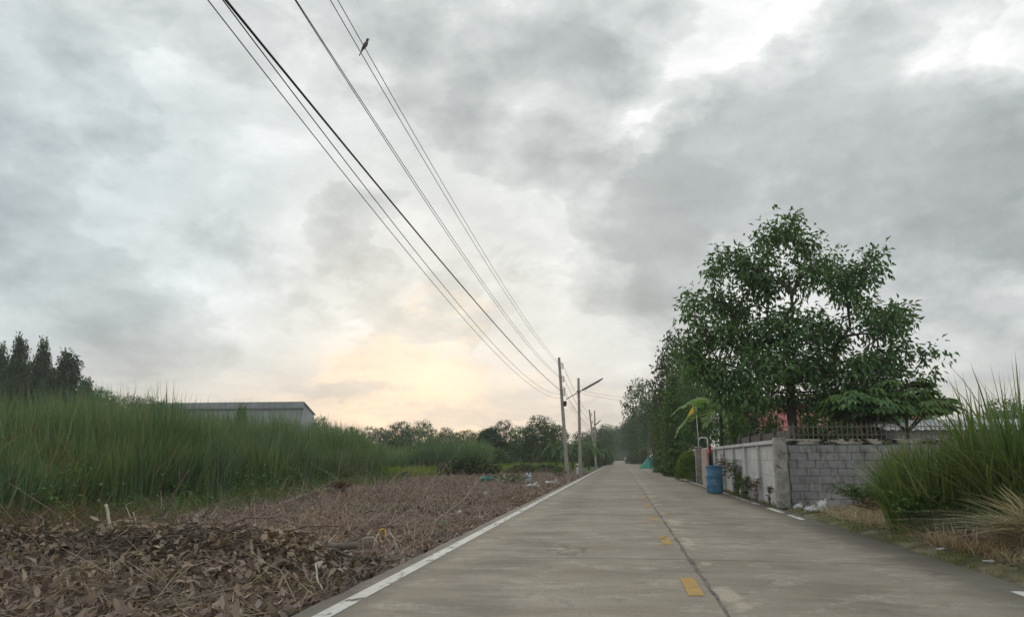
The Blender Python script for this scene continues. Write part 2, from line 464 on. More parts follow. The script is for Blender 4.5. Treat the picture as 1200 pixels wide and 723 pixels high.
# grey blocks: every block its own tone (islands), weather stains run over them
m, N, out = new_mat('concrete_block'); v = OC(N)
g = N.n('ShaderNodeNewGeometry')
c = N.ramp(g.outputs['Random Per Island'], [(0, (.26, .26, .26)), (.5, (.275, .275, .275)), (1, (.295, .295, .29))])
c = N.mix(N.rng(N.noise(N.vec(v, 1, 1, .45), 5, 6, .7), .45, .68, 0, .7), c, (.10, .10, .10))
c = N.mix(N.rng(N.noise(v, 1.1, 4), .50, .64, 0, .7), c, (.36, .36, .35))
c = N.mix(N.rng(N.noise(N.vec(v, 3, 1, .8), 3.3, 5, .7), .60, .68, 0, .6), c, (.50, .49, .47))
c = N.mix(N.rng(N.noise(v, 2.3, 6, .75), .60, .70, 0, .75), c, (.06, .06, .057))
surf(N, out, c, .95, N.noise(v, 70, 4, .7), .5, .012, .15)
M['block'] = m

m, N, out = new_mat('mossy_coping'); v = OC(N)
c = N.mix(N.rng(N.noise(v, 3, 5), .4, .6), (.25, .235, .20), (.36, .34, .30))
c = N.mix(N.rng(N.noise(N.vec(v, 1, 1, 2), 3.4, 6, .7), .47, .56), c, (.028, .026, .022))
surf(N, out, c, .95, N.noise(v, 40, 4), .4, .015, .15)
M['coping'] = m

def corrugated(name, c1, c2, axis, step, metal=.3):
    m, N, out = new_mat(name); v = OC(N); s = N.xyz(v)[axis]
    w = N.math('PINGPONG', s, step / 2)
    c = N.mix(N.rng(N.noise(v, .3, 5), .4, .62), c1, c2)
    surf(N, out, c, .5, N.math('DIVIDE', w, step / 2), .6, step * .25, .4, metal)
    return m
M['sheet'] = corrugated('pale_sheet_metal', (.42, .43, .44), (.52, .53, .54), 0, .2)
M['ware_wall'] = corrugated('warehouse_sheeting', (.29, .31, .325), (.38, .40, .415), 0, .9)
M['ware_roof'] = corrugated('warehouse_roofing', (.27, .29, .31), (.33, .35, .37), 0, 1.2)
# ------------------------------------------------------------------ foliage
def unit(a):
    return a / np.maximum(np.linalg.norm(a, axis=-1, keepdims=True), 1e-9)

def leaf_quads(pos, d, nrm, L, W, fold=.2, droop=.15):
    """folded leaves, one quad each"""
    d = unit(d); s = unit(np.cross(d, nrm)); n = np.cross(s, d)
    L = np.broadcast_to(np.asarray(L, float), (len(pos),))[:, None]
    W = np.broadcast_to(np.asarray(W, float), (len(pos),))[:, None]
    mid = pos + d * L * .45
    tip = pos + d * L - n * L * droop
    l = mid - s * W / 2 + n * W * fold; r = mid + s * W / 2 + n * W * fold
    V = np.stack([pos, r, tip, l], 1).reshape(-1, 3)
    F = np.arange(len(pos) * 4).reshape(-1, 4)
    return V, F

def skeleton(r, env, n, trunk, shell=.35, best=8, seg=.5, jit=.10, sag=.0, up=.8, vp=1.0):
    env = np.array(env, float)
    vol = (env[:, 3] * env[:, 4] * env[:, 5]) ** vp
    pts = []
    for i in range(n):
        k = r.choice(len(env), size=best, p=vol / vol.sum())
        u = unit(r.normal(size=(best, 3))) * (r.random((best, 1)) ** shell)
        cand = env[k, :3] + u * env[k, 3:6]
        if pts:
            A = np.array(pts)
            dd = ((cand[:, None] - A[None]) ** 2).sum(2).min(1)
            pts.append(cand[dd.argmax()])
        else: pts.append(cand[0])
    pts = np.array(pts)
    nodes = [np.array(p, float) for p in trunk]; par = [-1] + list(range(len(trunk) - 1))
    nt = len(trunk); first = max(0, nt - max(2, nt // 2))
    top = nodes[-1]
    dist = {i: 0.0 for i in range(nt)}
    order = np.argsort(((pts - top) ** 2).sum(1))
    tips = []
    for i in order:
        p = pts[i]; A = np.array(nodes)
        D = np.linalg.norm(A - p, axis=1)
        pl = np.array([dist[q] for q in range(len(nodes))])
        cost = D + .35 * pl + up * np.maximum(0, A[:, 2] - p[2])
        cost[:first] += 50
        j = int(cost.argmin()); d = D[j]
        ns = max(1, int(round(d / seg)))
        a = nodes[j]; prev = j
        for q in range(1, ns + 1):
            t = q / ns
            w = a + (p - a) * t
            if q < ns:
                w = w + r.normal(size=3) * jit * d * .5
                w[2] += sag * d * math.sin(PI * t)
            nodes.append(w); par.append(prev); dist[len(nodes) - 1] = dist[prev] + d / ns
            prev = len(nodes) - 1
        tips.append(prev)
    cnt = np.zeros(len(nodes))
    for t in tips: cnt[t] += 1
    for k in range(len(nodes) - 1, 0, -1): cnt[par[k]] += cnt[k]
    return np.array(nodes), np.array(par), cnt, np.array(tips)

def limb_mesh(nodes, par, rad, k=5):
    c = np.where(par >= 0)[0]
    a = nodes[par[c]]; b = nodes[c]
    ra = np.minimum(rad[par[c]], rad[c] * 1.5); rb = rad[c]
    d = unit(b - a)
    ref = np.where(np.abs(d[:, 2:3]) > .9, np.array([[1., 0, 0]]), np.array([[0, 0, 1.]]))
    u = unit(np.cross(d, ref)); w = np.cross(d, u)
    ang = np.arange(k) * 2 * PI / k
    ring = np.cos(ang)[None, :, None] * u[:, None] + np.sin(ang)[None, :, None] * w[:, None]
    A = a[:, None] - d[:, None] * ra[:, None, None] * .3 + ring * ra[:, None, None]
    B = b[:, None] + ring * rb[:, None, None]
    V = np.concatenate([A, B], 1).reshape(-1, 3)
    i = np.arange(len(c))[:, None] * 2 * k; q = np.arange(k)[None]
    q2 = (q + 1) % k
    F = np.stack([i + q, i + q2, i + k + q2, i + k + q], 2).reshape(-1, 4)
    return V, F

def crown_leaves(r, nodes, par, tips, per, rc, L, W, flat=.7, hang=.25, mids=True, outward=None):
    src = [nodes[t] for t in tips]
    if mids:
        src += [nodes[par[t]] * .6 + nodes[t] * .4 for t in tips if par[t] >= 0]
    src = np.array(src); m = per if not mids else max(1, per // 2)
    c = np.repeat(src, m, 0)
    off = unit(r.normal(size=c.shape)) * (r.random((len(c), 1)) ** .55) * np.array([1, 1, flat]) * rc * 1.05 * np.repeat(r.uniform(.7, 1.25, (len(src), 1)), m, 0)
    pos = c + off
    d = unit(off + r.normal(size=c.shape) * rc * .5) + np.array([0, 0, -hang])
    nrm = unit(np.array([0, 0, 1.0]) + r.normal(size=c.shape) * .55)
    s = r.uniform(.65, 1.25, len(c))
    return leaf_quads(pos, d, nrm, L * s, W * s, .18, .18)

def make_tree(name, label, cat, env, n, trunk, r0, per, rc, L, W, leaf, seed, bark='bark', group=None,
              shell=.35, hang=.25, flat=.7, jit=.10, tip=.008, loc=(0, 0, 0), up=.8, seg=.5, parts=('trunk', 'crown'), vp=1.0, mids=True):
    r = np.random.default_rng(seed)
    nodes, par, cnt, tips = skeleton(r, env, n, trunk, shell, 8, seg, jit, up=up, vp=vp)
    rad = tip + (r0 - tip) * (cnt / cnt.max()) ** .52
    nt = len(trunk)
    rad[:nt] = np.maximum(rad[:nt], np.linspace(r0 * 1.15, rad[nt - 1], nt))
    root = thing(name, label, cat, loc, 0, group)
    V, F = limb_mesh(nodes, par, rad, 6)
    np_mesh(parts[0], V, F, M[bark], root, True)
    V, F = crown_leaves(r, nodes, par, tips, per, rc, L, W, flat, hang, mids)
    np_mesh(parts[1], V, F, M[leaf], root)
    return root

def blades(name, base, h, w, mat, lean=.25, curve=.35, segs=4, az=None, parent=None, r=RNG, spread=None):
    """grass blades as tapering bent strips; base (N,3)"""
    n = len(base)
    h = np.broadcast_to(h, (n,)); w = np.broadcast_to(w, (n,))
    a = r.uniform(0, 2 * PI, n) if az is None else az
    dx, dy = np.cos(a), np.sin(a)
    face = r.uniform(0, 2 * PI, n)
    sx, sy = np.cos(face), np.sin(face)
    ln = np.abs(r.normal(0, 1, n)) * lean; cv = np.abs(r.normal(0, curve, n))
    rows = []
    for k in range(segs + 1):
        t = k / segs
        out = (ln * t + cv * t ** 2.4) * h
        up = h * (t - .35 * np.minimum(cv, 1.6) * t ** 2.6)
        c = base + np.stack([dx * out, dy * out, up], 1)
        ww = w * (1 - t) ** .6 * .5 * (0.7 + .6 * min(1, 3 * t) if k < segs else 1)
        if k < segs:
            o = np.stack([sx * ww, sy * ww, np.zeros(n)], 1)
            rows += [c - o, c + o]
        else: rows += [c]
    V = np.stack(rows, 1); m = V.shape[1]
    i = np.arange(n)[:, None] * m
    Q = np.concatenate([i + np.array([[2 * k, 2 * k + 1, 2 * k + 3, 2 * k + 2]]) for k in range(segs - 1)], 0)
    T = i + np.array([[2 * segs - 2, 2 * segs - 1, 2 * segs]])
    return np_mesh(name, V.reshape(-1, 3), [Q, T], M[mat], parent)

def on_ground(xy, dz=0.0):
    return np.column_stack([xy, gz(xy[:, 0], xy[:, 1]) + dz])

def lump(mb, c, s, seed, amp=.3, n=14, m=0, freq=2.2):
    """a crumpled bag or clod"""
    r = np.random.default_rng(seed); vs = []; fs = []
    rows = n // 2
    ph = r.uniform(0, 50, 2)
    for i in range(rows + 1):
        th = PI * i / rows
        for k in range(n):
            a = 2 * PI * k / n
            d = np.array([math.sin(th) * math.cos(a), math.sin(th) * math.sin(a), math.cos(th)])
            q = 1 + amp * 2 * (float(vnoise(d[0] * freq + ph[0] + d[2] * 1.7, d[1] * freq + ph[1] - d[2])) - .5) + amp * .5 * r.normal() * (0 < i < rows)
            vs.append((c[0] + d[0] * s[0] * q, c[1] + d[1] * s[1] * q, c[2] + d[2] * s[2] * q))
    for i in range(rows):
        for k in range(n):
            k2 = (k + 1) % n
            fs.append((i * n + k, (i + 1) * n + k, (i + 1) * n + k2, i * n + k2))
    return mb.add(vs, fs, m)

def banana_leaf(r, o, az, L, W, rise, droop, n=16):
    """one torn banana leaf: midrib plus strips on both sides"""
    mb = MB(); dx, dy = math.cos(az), math.sin(az)
    pts = []
    for i in range(n + 1):
        t = i / n
        out = L * (t - .18 * droop * t * t); z = L * (rise * t - droop * t * t * .9)
        pts.append(np.array([o[0] + dx * out, o[1] + dy * out, o[2] + z]))
    mb.tube(pts, [.03 * (1 - .8 * i / n) * L / 2.2 for i in range(n + 1)], 5)
    side = np.array([-dy, dx, 0.0])
    for s in (-1, 1):
        for i in range(2, n):
            t0, t1 = i / n, (i + 1) / n
            wf = lambda t: W * .5 * max(0.05, math.sin(PI * min(1, (t - .08) / .92) ** .75)) ** .6
            tw = r.uniform(.05, .55); gap = .0 if r.random() < .6 else .25
            tan = (pts[i + 1] - pts[i])
            a, b = pts[i], pts[i] + tan * (1 - gap)
            w0, w1 = wf(t0), wf(t1)
            e0 = a + side * s * w0 + np.array([0, 0, -tw * w0]) + tan * .5
            e1 = b + side * s * w1 + np.array([0, 0, -(tw + r.uniform(-.08, .08)) * w1]) + tan * .5
            m0 = (a + e0) / 2 + np.array([0, 0, .08 * w0]); m1 = (b + e1) / 2 + np.array([0, 0, .08 * w1])
            mb.add([a, b, m1, m0], [(0, 1, 2, 3)]); mb.add([m0, m1, e1, e0], [(0, 1, 2, 3)])
    return mb

def banana_plant(label, loc, h, nl, seed, azs=None, L=2.2, W=.55, group=None, rz=0):
    r = np.random.default_rng(seed)
    root = thing('banana_plant', label, 'banana plant', loc, rz, group)
    sb = MB(); sb.tube([(0, 0, -.1), (.02, .03, h * .5), (.05, 0, h)], [.13, .11, .07], 9)
    sb.build('stem', M['weed'], root, True)
    for k in range(nl):
        az = azs[k] if azs else k * 2.4 + r.uniform(-.3, .3)
        rise = r.uniform(.35, 1.1); dr = r.uniform(.7, 1.3)
        banana_leaf(r, (.05, 0, h - .1), az, L * r.uniform(.8, 1.1), W * r.uniform(.85, 1.1), rise, dr).build('leaf', M['leaf_banana'], root)
    return root

def palmate_tree(label, loc, h, crown_r, nleaf, seed, group=None, L=.42):
    r = np.random.default_rng(seed)
    root = thing('palmate_leaf_tree', label, 'tree', loc, 0, group)
    tb = MB(); pv = []; pd = []; pn = []; pl = []
    heads = []
    tb.tube([(0, 0, -.1), (.05, .02, h * .4), (.02, .05, h * .62)], [.09, .08, .065], 8)
    for k in range(5):
        a = k * 1.26 + r.uniform(-.3, .3)
        e = np.array([math.cos(a) * crown_r * .45, math.sin(a) * crown_r * .45, h * r.uniform(.82, .95)])
        tb.tube([(.02, .05, h * .6), (e[0] * .6, e[1] * .6, h * .72), e], [.05, .04, .03], 6); heads.append(e)
    heads.append(np.array([0, 0, h])); tb.tube([(.02, .05, h * .6), (0, 0, h)], [.055, .035], 6)
    for i in range(nleaf):
        hd = heads[i % len(heads)]
        a = r.uniform(0, 2 * PI); el = r.uniform(-.35, .8)
        pet = r.uniform(.45, .9) * crown_r * .5
        c = hd + np.array([math.cos(a) * math.cos(el), math.sin(a) * math.cos(el), math.sin(el) * .7]) * pet
        tb.tube([hd, (hd + c) / 2 + np.array([0, 0, .06]), c], [.011, .009, .006], 3)
        fd = np.array([math.cos(a), math.sin(a), -.25]); sd = np.array([-math.sin(a), math.cos(a), 0])
        nn = unit(np.cross(fd, sd)) + r.normal(size=3) * .12
        if nn[2] < 0: nn = -nn
        for q in range(9):
            b = (q - 4) / 4 * 2.3
            pv.append(c); pd.append(fd * math.cos(b) + sd * math.sin(b) + np.array([0, 0, -.12 - .1 * abs(b)]))
            pn.append(nn); pl.append(L * (1 - .12 * abs(q - 4)) * r.uniform(.9, 1.1))
    tb.build('trunk', M['bark'], root, True)
    V, F = leaf_quads(np.array(pv), np.array(pd), np.array(pn), np.array(pl), np.array(pl) * .34, .12, .2)
    np_mesh('crown', V, F, M['leaf_papaya'], root)
    return root
# ------------------------------------------------------------------ world
SUN_EL, SUN_AZ = math.radians(7.0), math.atan2(*(look(492, 455)[:2]))   # azimuth from +Y towards +X
w = bpy.data.worlds.new('World'); sc.world = w; w.use_nodes = True
t = w.node_tree; t.nodes.clear(); N = NT(t)
d = N.vmath('NORMALIZE', N.n('ShaderNodeTexCoord').outputs['Generated'])
sky = N.n('ShaderNodeTexSky'); sky.sky_type = 'NISHITA'; sky.sun_disc = False
sky.sun_elevation = SUN_EL; sky.sun_rotation = SUN_AZ
sky.air_density = 1.0; sky.dust_density = 2.0
x, y, z = N.xyz(d)
zc = N.math('ADD', N.math('MAXIMUM', z, 0.0), .34)
cp = N.n('ShaderNodeCombineXYZ')
N.put(cp.inputs[0], N.math('DIVIDE', x, zc)); N.put(cp.inputs[1], N.math('DIVIDE', y, zc))
pv = cp.outputs[0]
dz = N.vec(d, 1, 1, 1.7)
wn = N.n('ShaderNodeTexNoise'); N.put(wn.inputs['Vector'], dz)
wn.inputs['Scale'].default_value = 4.2; wn.inputs['Detail'].default_value = 9; wn.inputs['Roughness'].default_value = .62
warp = N.vmath('SUBTRACT', wn.outputs['Color'], (.5, .5, .5))
dw = N.vmath('NORMALIZE', N.vmath('ADD', d, N.scale(warp, .30)))
fine = N.noise(N.vmath('ADD', dz, N.scale(warp, .10)), 6.5, 10, .62)
puff = N.math('ABSOLUTE', N.math('SUBTRACT', N.noise(N.vmath('ADD', dz, N.scale(warp, .16)), 8.0, 6, .55), .5))
broad = N.noise(pv, 1.3, 4, .5)
val = N.math('ADD', N.math('MULTIPLY', N.math('SUBTRACT', fine, .5), 1.55), N.math('MULTIPLY', N.math('SUBTRACT', broad, .5), .5))
val = N.math('ADD', val, N.math('MULTIPLY', puff, -.75))
val = N.math('ADD', val, .755)
def blob(px, py, rpx, src=None):
    c = unit(look(px, py)); a = math.atan(rpx / F_PX)
    return N.rng(N.vmath('DOT_PRODUCT', src or dw, tuple(c), 'Value'), math.cos(a), 1.0)
CLOUDS = [(1050, 90, 120, -.34), (960, 165, 150, -.34), (880, 205, 150, -.30), (800, 235, 110, -.26), (730, 238, 80, -.26),
          (1130, 215, 120, -.26), (1190, 250, 90, -.2), (620, 125, 130, -.20), (500, 60, 130, -.16), (720, 318, 120, -.30),
          (800, 322, 70, -.2), (60, 330, 200, -.13), (220, 330, 200, -.14), (150, 70, 180, -.09), (420, 275, 60, -.22),
          (480, 340, 120, -.14), (1120, 330, 120, -.26), (1190, 340, 100, -.1), (330, 400, 120, -.08), (760, 420, 120, -.1),
          (970, 20, 170, .50), (860, 90, 150, .18), (1170, 25, 120, .30), (650, 40, 130, .2), (950, 262, 90, .26),
          (1120, 150, 90, .14), (640, 255, 60, .16), (725, 275, 50, .16), (830, 285, 50, .2), (440, 230, 60, .14), (120, 20, 150, .16),
          (40, 90, 70, .12), (80, 430, 200, .10), (780, 170, 110, .1), (700, 370, 130, .06), (880, 290, 60, .18)]
lump_n = N.noise(N.vmath('ADD', dz, N.scale(warp, .06)), 5.2, 10, .53)
deep = N.math('MULTIPLY', N.math('SUBTRACT', lump_n, .5), 1.9)
lite = None
for px, py, rp, a in CLOUDS:
    k_ = N.math('MULTIPLY', blob(px, py, rp * (1.02 if a < 0 else 1.25), None), abs(a))
    if a < 0: deep = N.math('ADD', deep, k_)
    else: lite = k_ if lite is None else N.math('ADD', lite, k_)
# low cloud: a mass begins at a fairly clear edge and darkens towards its middle
mass = N.math('ADD', N.math('MULTIPLY', N.rng(deep, .03, .15), .15), N.math('MULTIPLY', N.rng(deep, .06, .60), .44))
val = N.math('ADD', N.math('MULTIPLY', N.math('SUBTRACT', val, .755), .62), .74)
val = N.math('ADD', N.math('SUBTRACT', val, mass), N.math('MULTIPLY', lite, .48))
cloud = N.ramp(val, [(0.0, (.355, .385, .395)), (.25, (.45, .485, .492)), (.50, (.59, .625, .625)), (.74, (.74, .768, .764)), (1.0, (.98, .985, .975))])
# cooler masses at the left, warm light low over the horizon where the sun sits
cloud = N.mix(N.math('MULTIPLY', blob(60, 270, 330), .75), cloud, N.mix(1.0, cloud, (.88, .96, 1.02), 'MULTIPLY'))
hb = N.n('ShaderNodeCombineXYZ')
N.put(hb.inputs[0], N.math('MULTIPLY', N.math('ARCTAN2', x, y), 5.0)); N.put(hb.inputs[1], N.math('MULTIPLY', z, 26.0))
bands = N.noise(N.vmath('ADD', hb.outputs[0], N.scale(warp, 2.0)), 1.0, 8, .62)
low = N.rng(z, .15, .05)
g1 = N.math('MULTIPLY', blob(485, 480, 235, d), low)
g2 = N.math('MULTIPLY', blob(490, 456, 125, dw), N.rng(bands, .43, .57))
cloud = N.mix(N.math('MULTIPLY', low, .7), cloud, N.mix(N.rng(bands, .40, .60), (.47, .475, .48), (.70, .665, .61)))
cloud = N.mix(N.math('MULTIPLY', g1, N.rng(bands, .36, .62, .0, .62)), cloud, (.88, .73, .61))
cloud = N.mix(N.math('MULTIPLY', g2, .6), cloud, (1.03, .83, .62))
below = N.rng(z, 0.0, -.06)
cloud = N.mix(below, cloud, (.13, .125, .11))
col = N.mix(.95, sky.outputs[0], N.scale(cloud, 10.0))
bg = N.n('ShaderNodeBackground'); N.put(bg.inputs['Color'], col); bg.inputs['Strength'].default_value = .1
wo = N.n('ShaderNodeOutputWorld'); t.links.new(bg.outputs[0], wo.inputs['Surface'])
w.cycles.sampling_method = 'MANUAL'; w.cycles.sample_map_resolution = 512

sun = bpy.data.lights.new('sun', 'SUN'); sun.energy = .6; sun.angle = math.radians(14); sun.color = (1, .88, .72)
suno = bpy.data.objects.new('sun', sun); COL.objects.link(suno)
sd = Vector((math.sin(SUN_AZ) * math.cos(SUN_EL), math.cos(SUN_AZ) * math.cos(SUN_EL), math.sin(SUN_EL)))
suno.rotation_euler = (-sd).to_track_quat('-Z', 'Y').to_euler(); suno.location = sd * 60

vs = sc.view_settings
sc.display_settings.display_device = 'sRGB'
vs.view_transform = 'Standard'; vs.look = 'None'; vs.exposure = .15; vs.gamma = 1.0; vs.use_curve_mapping = False
sc.render.engine = 'CYCLES'
sc.cycles.max_bounces = 6; sc.cycles.diffuse_bounces = 3; sc.cycles.glossy_bounces = 2
sc.cycles.transmission_bounces = 3; sc.cycles.transparent_max_bounces = 6; sc.cycles.volume_bounces = 0
sc.cycles.use_denoising = True
sc.cycles.denoiser = 'OPENIMAGEDENOISE'
sc.cycles.denoising_input_passes = 'RGB_ALBEDO_NORMAL'
sc.cycles.denoising_prefilter = 'NONE'
sc.cycles.use_adaptive_sampling = False
sc.cycles.sample_clamp_indirect = 3.0
# ------------------------------------------------------------------ ground and road
gx = np.unique(np.concatenate([np.geomspace(-3000, -90, 12), np.arange(-90, -18, 4), np.arange(-18, -2.8, .13), np.arange(-2.8, 4.3, .9),
                               np.arange(4.3, 12, .16), np.arange(12, 90, 4), np.geomspace(90, 3000, 12)]))
gy = np.unique(np.concatenate([np.geomspace(-400, -6, 8) , np.arange(-6, 5, 1), np.arange(5, 30, .13), np.arange(30, 75, .5), np.arange(75, 400, 8), np.geomspace(400, 5000, 12)]))
X, Y = np.meshgrid(gx, gy, indexing='ij')
Z = gz(X, Y)
V = np.stack([X, Y, Z], 2).reshape(-1, 3)
ny = len(gy); i = np.arange(len(gx) - 1)[:, None] * ny + np.arange(ny - 1)[None]
F = np.stack([i, i + ny, i + ny + 1, i + 1], 2).reshape(-1, 4)
tag(np_mesh('ground', V, F, M['ground'], None, True), kind='structure')

# road slab: lengthwise strips with a slightly broken left edge and a shallow crown
ys = np.unique(np.concatenate([np.arange(-12, 30, .25), np.arange(30, 90, 1.5), np.arange(90, 700, 10)]))
def edge_l(y): return SLAB_L + .05 * (fbm(y * .9, y * 0 + 3) - .5) + .05 * (vnoise(y * 4, y * 0 + 8) - .5)
def crown(x): return .0 - .006 * abs(x - .7)
cols = [None, -2.2, -1.2, 0., .88, 1.8, 2.8, 3.6, SLAB_R]
V = []; nc = len(cols)
for yv in ys:
    e = float(edge_l(yv))
    V.append((e, yv, -.17))
    for cx in cols:
        xx = e + .015 if cx is None else cx
        V.append((xx, yv, crown(xx)))
    V.append((SLAB_R + .02, yv, -.17))
V = np.array(V); k = nc + 2
i = np.arange(len(ys) - 1)[:, None] * k + np.arange(k - 1)[None]
F = np.stack([i, i + 1, i + k + 1, i + k], 2).reshape(-1, 4)
tag(np_mesh('road', V, F, M['road'], None), kind='structure')

def strip(name, xs, w, y0, y1, mat, dz=.004, jag=0.0, step=.5):
    yy = np.arange(y0, y1 + 1e-6, step)
    if len(yy) < 2: yy = np.array([y0, y1])
    j = lambda s: jag * (vnoise(yy * 3, yy * 0 + s) - .5)
    xl = xs - w / 2 + j(1.3); xr = xs + w / 2 + j(7.7)
    V = np.stack([np.column_stack([xl, yy, [crown(q) + dz for q in xl]]), np.column_stack([xr, yy, [crown(q) + dz for q in xr]])], 1).reshape(-1, 3)
    i = np.arange(len(yy) - 1)[:, None] * 2
    return np_mesh(name, V, i + np.array([[0, 1, 3, 2]]), M[mat])

tag(strip('edge_line', -2.64, .17, -10, 420, 'white_line'), kind='structure')
for a, b, mt in ((7.6, 9.2, 'white_line'), (18.7, 20.3, 'white_line'), (20.9, 23.0, 'white_line'), (24.5, 31.0, 'white_worn'), (31, 34, 'white_line'), (35, 330, 'white_line')):
    tag(strip('edge_line', 4.06, .14, a, b, mt), kind='structure')
for a, b in ((3.2, 4.6), (8.25, 9.6), (12.9, 14.3), (17.6, 18.7), (22.4, 23.4), (27, 28)):
    tag(strip('center_dash', .72, .16, a, b, 'amber', step=.2), kind='structure')
tag(strip('road_joint', .90, .034, -10, 420, 'seam', .0045, .05, .25), kind='structure')

# ------------------------------------------------------------------ tall reeds on the left
def edge_grass(y):
    return np.interp(y, [6, 11.8, 18.9, 25, 34.8, 49, 60], [-9.6, -10.2, -11.6, -12.4, -13.2, -15.2, -17])
r = np.random.default_rng(21)
n = 105000
yy = r.uniform(9.5, 52, n); e = edge_grass(yy) + 1.2 * (fbm(yy * .35, yy * 0, 3) - .5)
dep = r.random(n) ** 1.6 * np.minimum(17, .36 * yy + 3)
xx = e - dep
keep = (xx > -.95 * yy - 3) & (r.random(n) < .35 + .65 * sstep(.3, .55, fbm(xx * .5, yy * .5, 3)))
xx, yy, dep = xx[keep], yy[keep], dep[keep]
xy = np.column_stack([xx, yy])
hh = (1.7 + 1.05 * sstep(0, 1.6, dep)) * (0.62 + .75 * fbm(xx * .9 + 40, yy * .9, 3)) * r.uniform(.55, 1.15, len(xx)) * (.78 + .34 * sstep(12, 26, yy))
tag(blades('tall_grass', on_ground(xy, -.03), hh, .014 + .05 * r.random(len(xx)) ** 2.2, 'grass_tall', .055 + .10 * sstep(.45, .7, fbm(xx * .5, yy * .5 + 60, 3)), .16, 4, r=r, az=6.28 * vnoise(xx * .6, yy * .6) + r.normal(0, .9, len(xx))), kind='stuff')
# seed stalks standing above the reeds
n = 70
yy = r.uniform(11, 46, n); xx = edge_grass(yy) - 1.2 - r.random(n) ** 1.4 * 8
hs = r.uniform(2.3, 3.3, n); b_ = on_ground(np.column_stack([xx, yy]))
tag(blades('seed_stalks', b_, hs, .012, 'straw', .06, .06, 4, r=r, az=np.zeros(n)), kind='stuff')
# bent dry blades and low growth along the foot of the reeds
n = 9000
yy = r.uniform(9, 50, n); xx = edge_grass(yy) + r.normal(.5, .8, n)
xy = np.column_stack([xx, yy])
tag(blades('short_grass', on_ground(xy, -.02), r.uniform(.15, .7, n), r.uniform(.012, .03, n), 'weed', .5, .6, 3, r=r), kind='stuff')
n = 2600
yy = r.uniform(7.5, 14, n); xx = edge_grass(yy) + r.normal(.9, .9, n)
tag(blades('dry_grass', on_ground(np.column_stack([xx, yy]), -.02), r.uniform(.2, .8, n), r.uniform(.006, .014, n), 'weed_brown', .8, .7, 3, r=r), kind='stuff')

# bright low meadow beyond
n = 70000
yy = 44 + 80 * r.random(n) ** 1.5; xx = -5.2 - r.random(n) * (yy * .72)
keep = (xx < np.interp(yy, [44, 62, 75], [-15.5, -11.5, -5.5])) & (r.random(n) < .25 + .75 * sstep(.35, .55, fbm(xx * .12, yy * .12, 3)))
xx, yy = xx[keep], yy[keep]
tag(blades('meadow_grass', on_ground(np.column_stack([xx, yy]), -.02), r.uniform(.45, .95, len(xx)) * (.6 + .8 * fbm(xx * .15, yy * .15)), r.uniform(.05, .10, len(xx)), 'grass_far', .35, .4, 3, r=r), kind='stuff')
n = 30000
yy = r.uniform(61, 88, n); xx = -yy * (.17 + .42 * r.random(n) ** 1.3)
k_ = r.random(n) < .12 + .88 * sstep(.36, .52, fbm(xx * .16 + 9, yy * .16, 3))
xx, yy = xx[k_], yy[k_]
tag(blades('reed_bed', on_ground(np.column_stack([xx, yy]), -.02), r.uniform(1.3, 3.2, len(xx)) * (.45 + fbm(xx * .25, yy * .25, 3)), r.uniform(.04, .085, len(xx)), 'grass_tall', .12, .2, 4, r=r), kind='stuff')
n = 16000   # the reed bed thins out towards the meadow
yy = r.uniform(46, 72, n); xx = np.interp(yy, [46, 72], [-15.5, -20]) - r.random(n) ** 1.2 * 24
tag(blades('reed_bed', on_ground(np.column_stack([xx, yy]), -.02), r.uniform(1.3, 2.5, n), r.uniform(.04, .07, n), 'grass_tall', .18, .2, 4, r=r), kind='stuff')

# ------------------------------------------------------------------ leaf litter, twigs and brush on the left verge
def scatter(n, y0, y1, pw, r):
    u = r.random(n) ** pw
    yy = y0 * (y1 / y0) ** u
    lo = edge_grass(np.minimum(yy, 58)) - .8; lo = np.where(yy > 50, np.interp(yy, [50, 62, 80], [-15, -9.5, -5.2]), lo)
    hi = -3.02
    xx = lo + (hi - lo) * r.random(n)
    return xx, yy
def litter(name, n, y0, y1, size, mat, seed, lift=.02, tilt=.35, wr=(.4, .65), pw=1.0, keepf=None):
    r = np.random.default_rng(seed)
    xx, yy = scatter(n, y0, y1, pw, r)
    if keepf is not None:
        k = r.random(len(xx)) < keepf(xx, yy); xx, yy = xx[k], yy[k]
    n = len(xx)
    p = np.column_stack([xx, yy, gz(xx, yy) + np.abs(r.normal(0, lift, n)) + .008])
    a = r.uniform(0, 2 * PI, n)
    d = np.column_stack([np.cos(a), np.sin(a), r.normal(0, tilt, n)])
    nn = unit(np.column_stack([r.normal(0, tilt, n), r.normal(0, tilt, n), np.ones(n)]))
    L = size * r.uniform(.5, 1.5, n)
    d = unit(d); s = unit(np.cross(d, nn)); nn = np.cross(s, d)
    W = L * r.uniform(wr[0], wr[1], n); cu = r.uniform(-.3, .9, n); fo = r.uniform(-.25, .45, n)
    rows = []
    for tt, wf in ((0, .12), (.38, 1.0), (.75, .75), (1.0, .05)):
        c = p + d * (L * tt)[:, None] + nn * (cu * L * tt * tt)[:, None]
        o = s * (W * .5 * wf)[:, None]; up = nn * (fo * W * .5 * wf)[:, None]
        rows += [c - o + up, c, c + o + up]
    V = np.stack(rows, 1); i = np.arange(n)[:, None] * 12
    Q = np.concatenate([i + np.array([[3 * k, 3 * k + 1, 3 * k + 4, 3 * k + 3]]) for k in range(3)] + [i + np.array([[3 * k + 1, 3 * k + 2, 3 * k + 5, 3 * k + 4]]) for k in range(3)], 0)
    return tag(np_mesh(name, V.reshape(-1, 3), Q, M[mat]), kind='stuff')
clump = lambda x, y: .10 + .90 * sstep(.42, .58, fbm(x * .7 + 5, y * .7, 4))
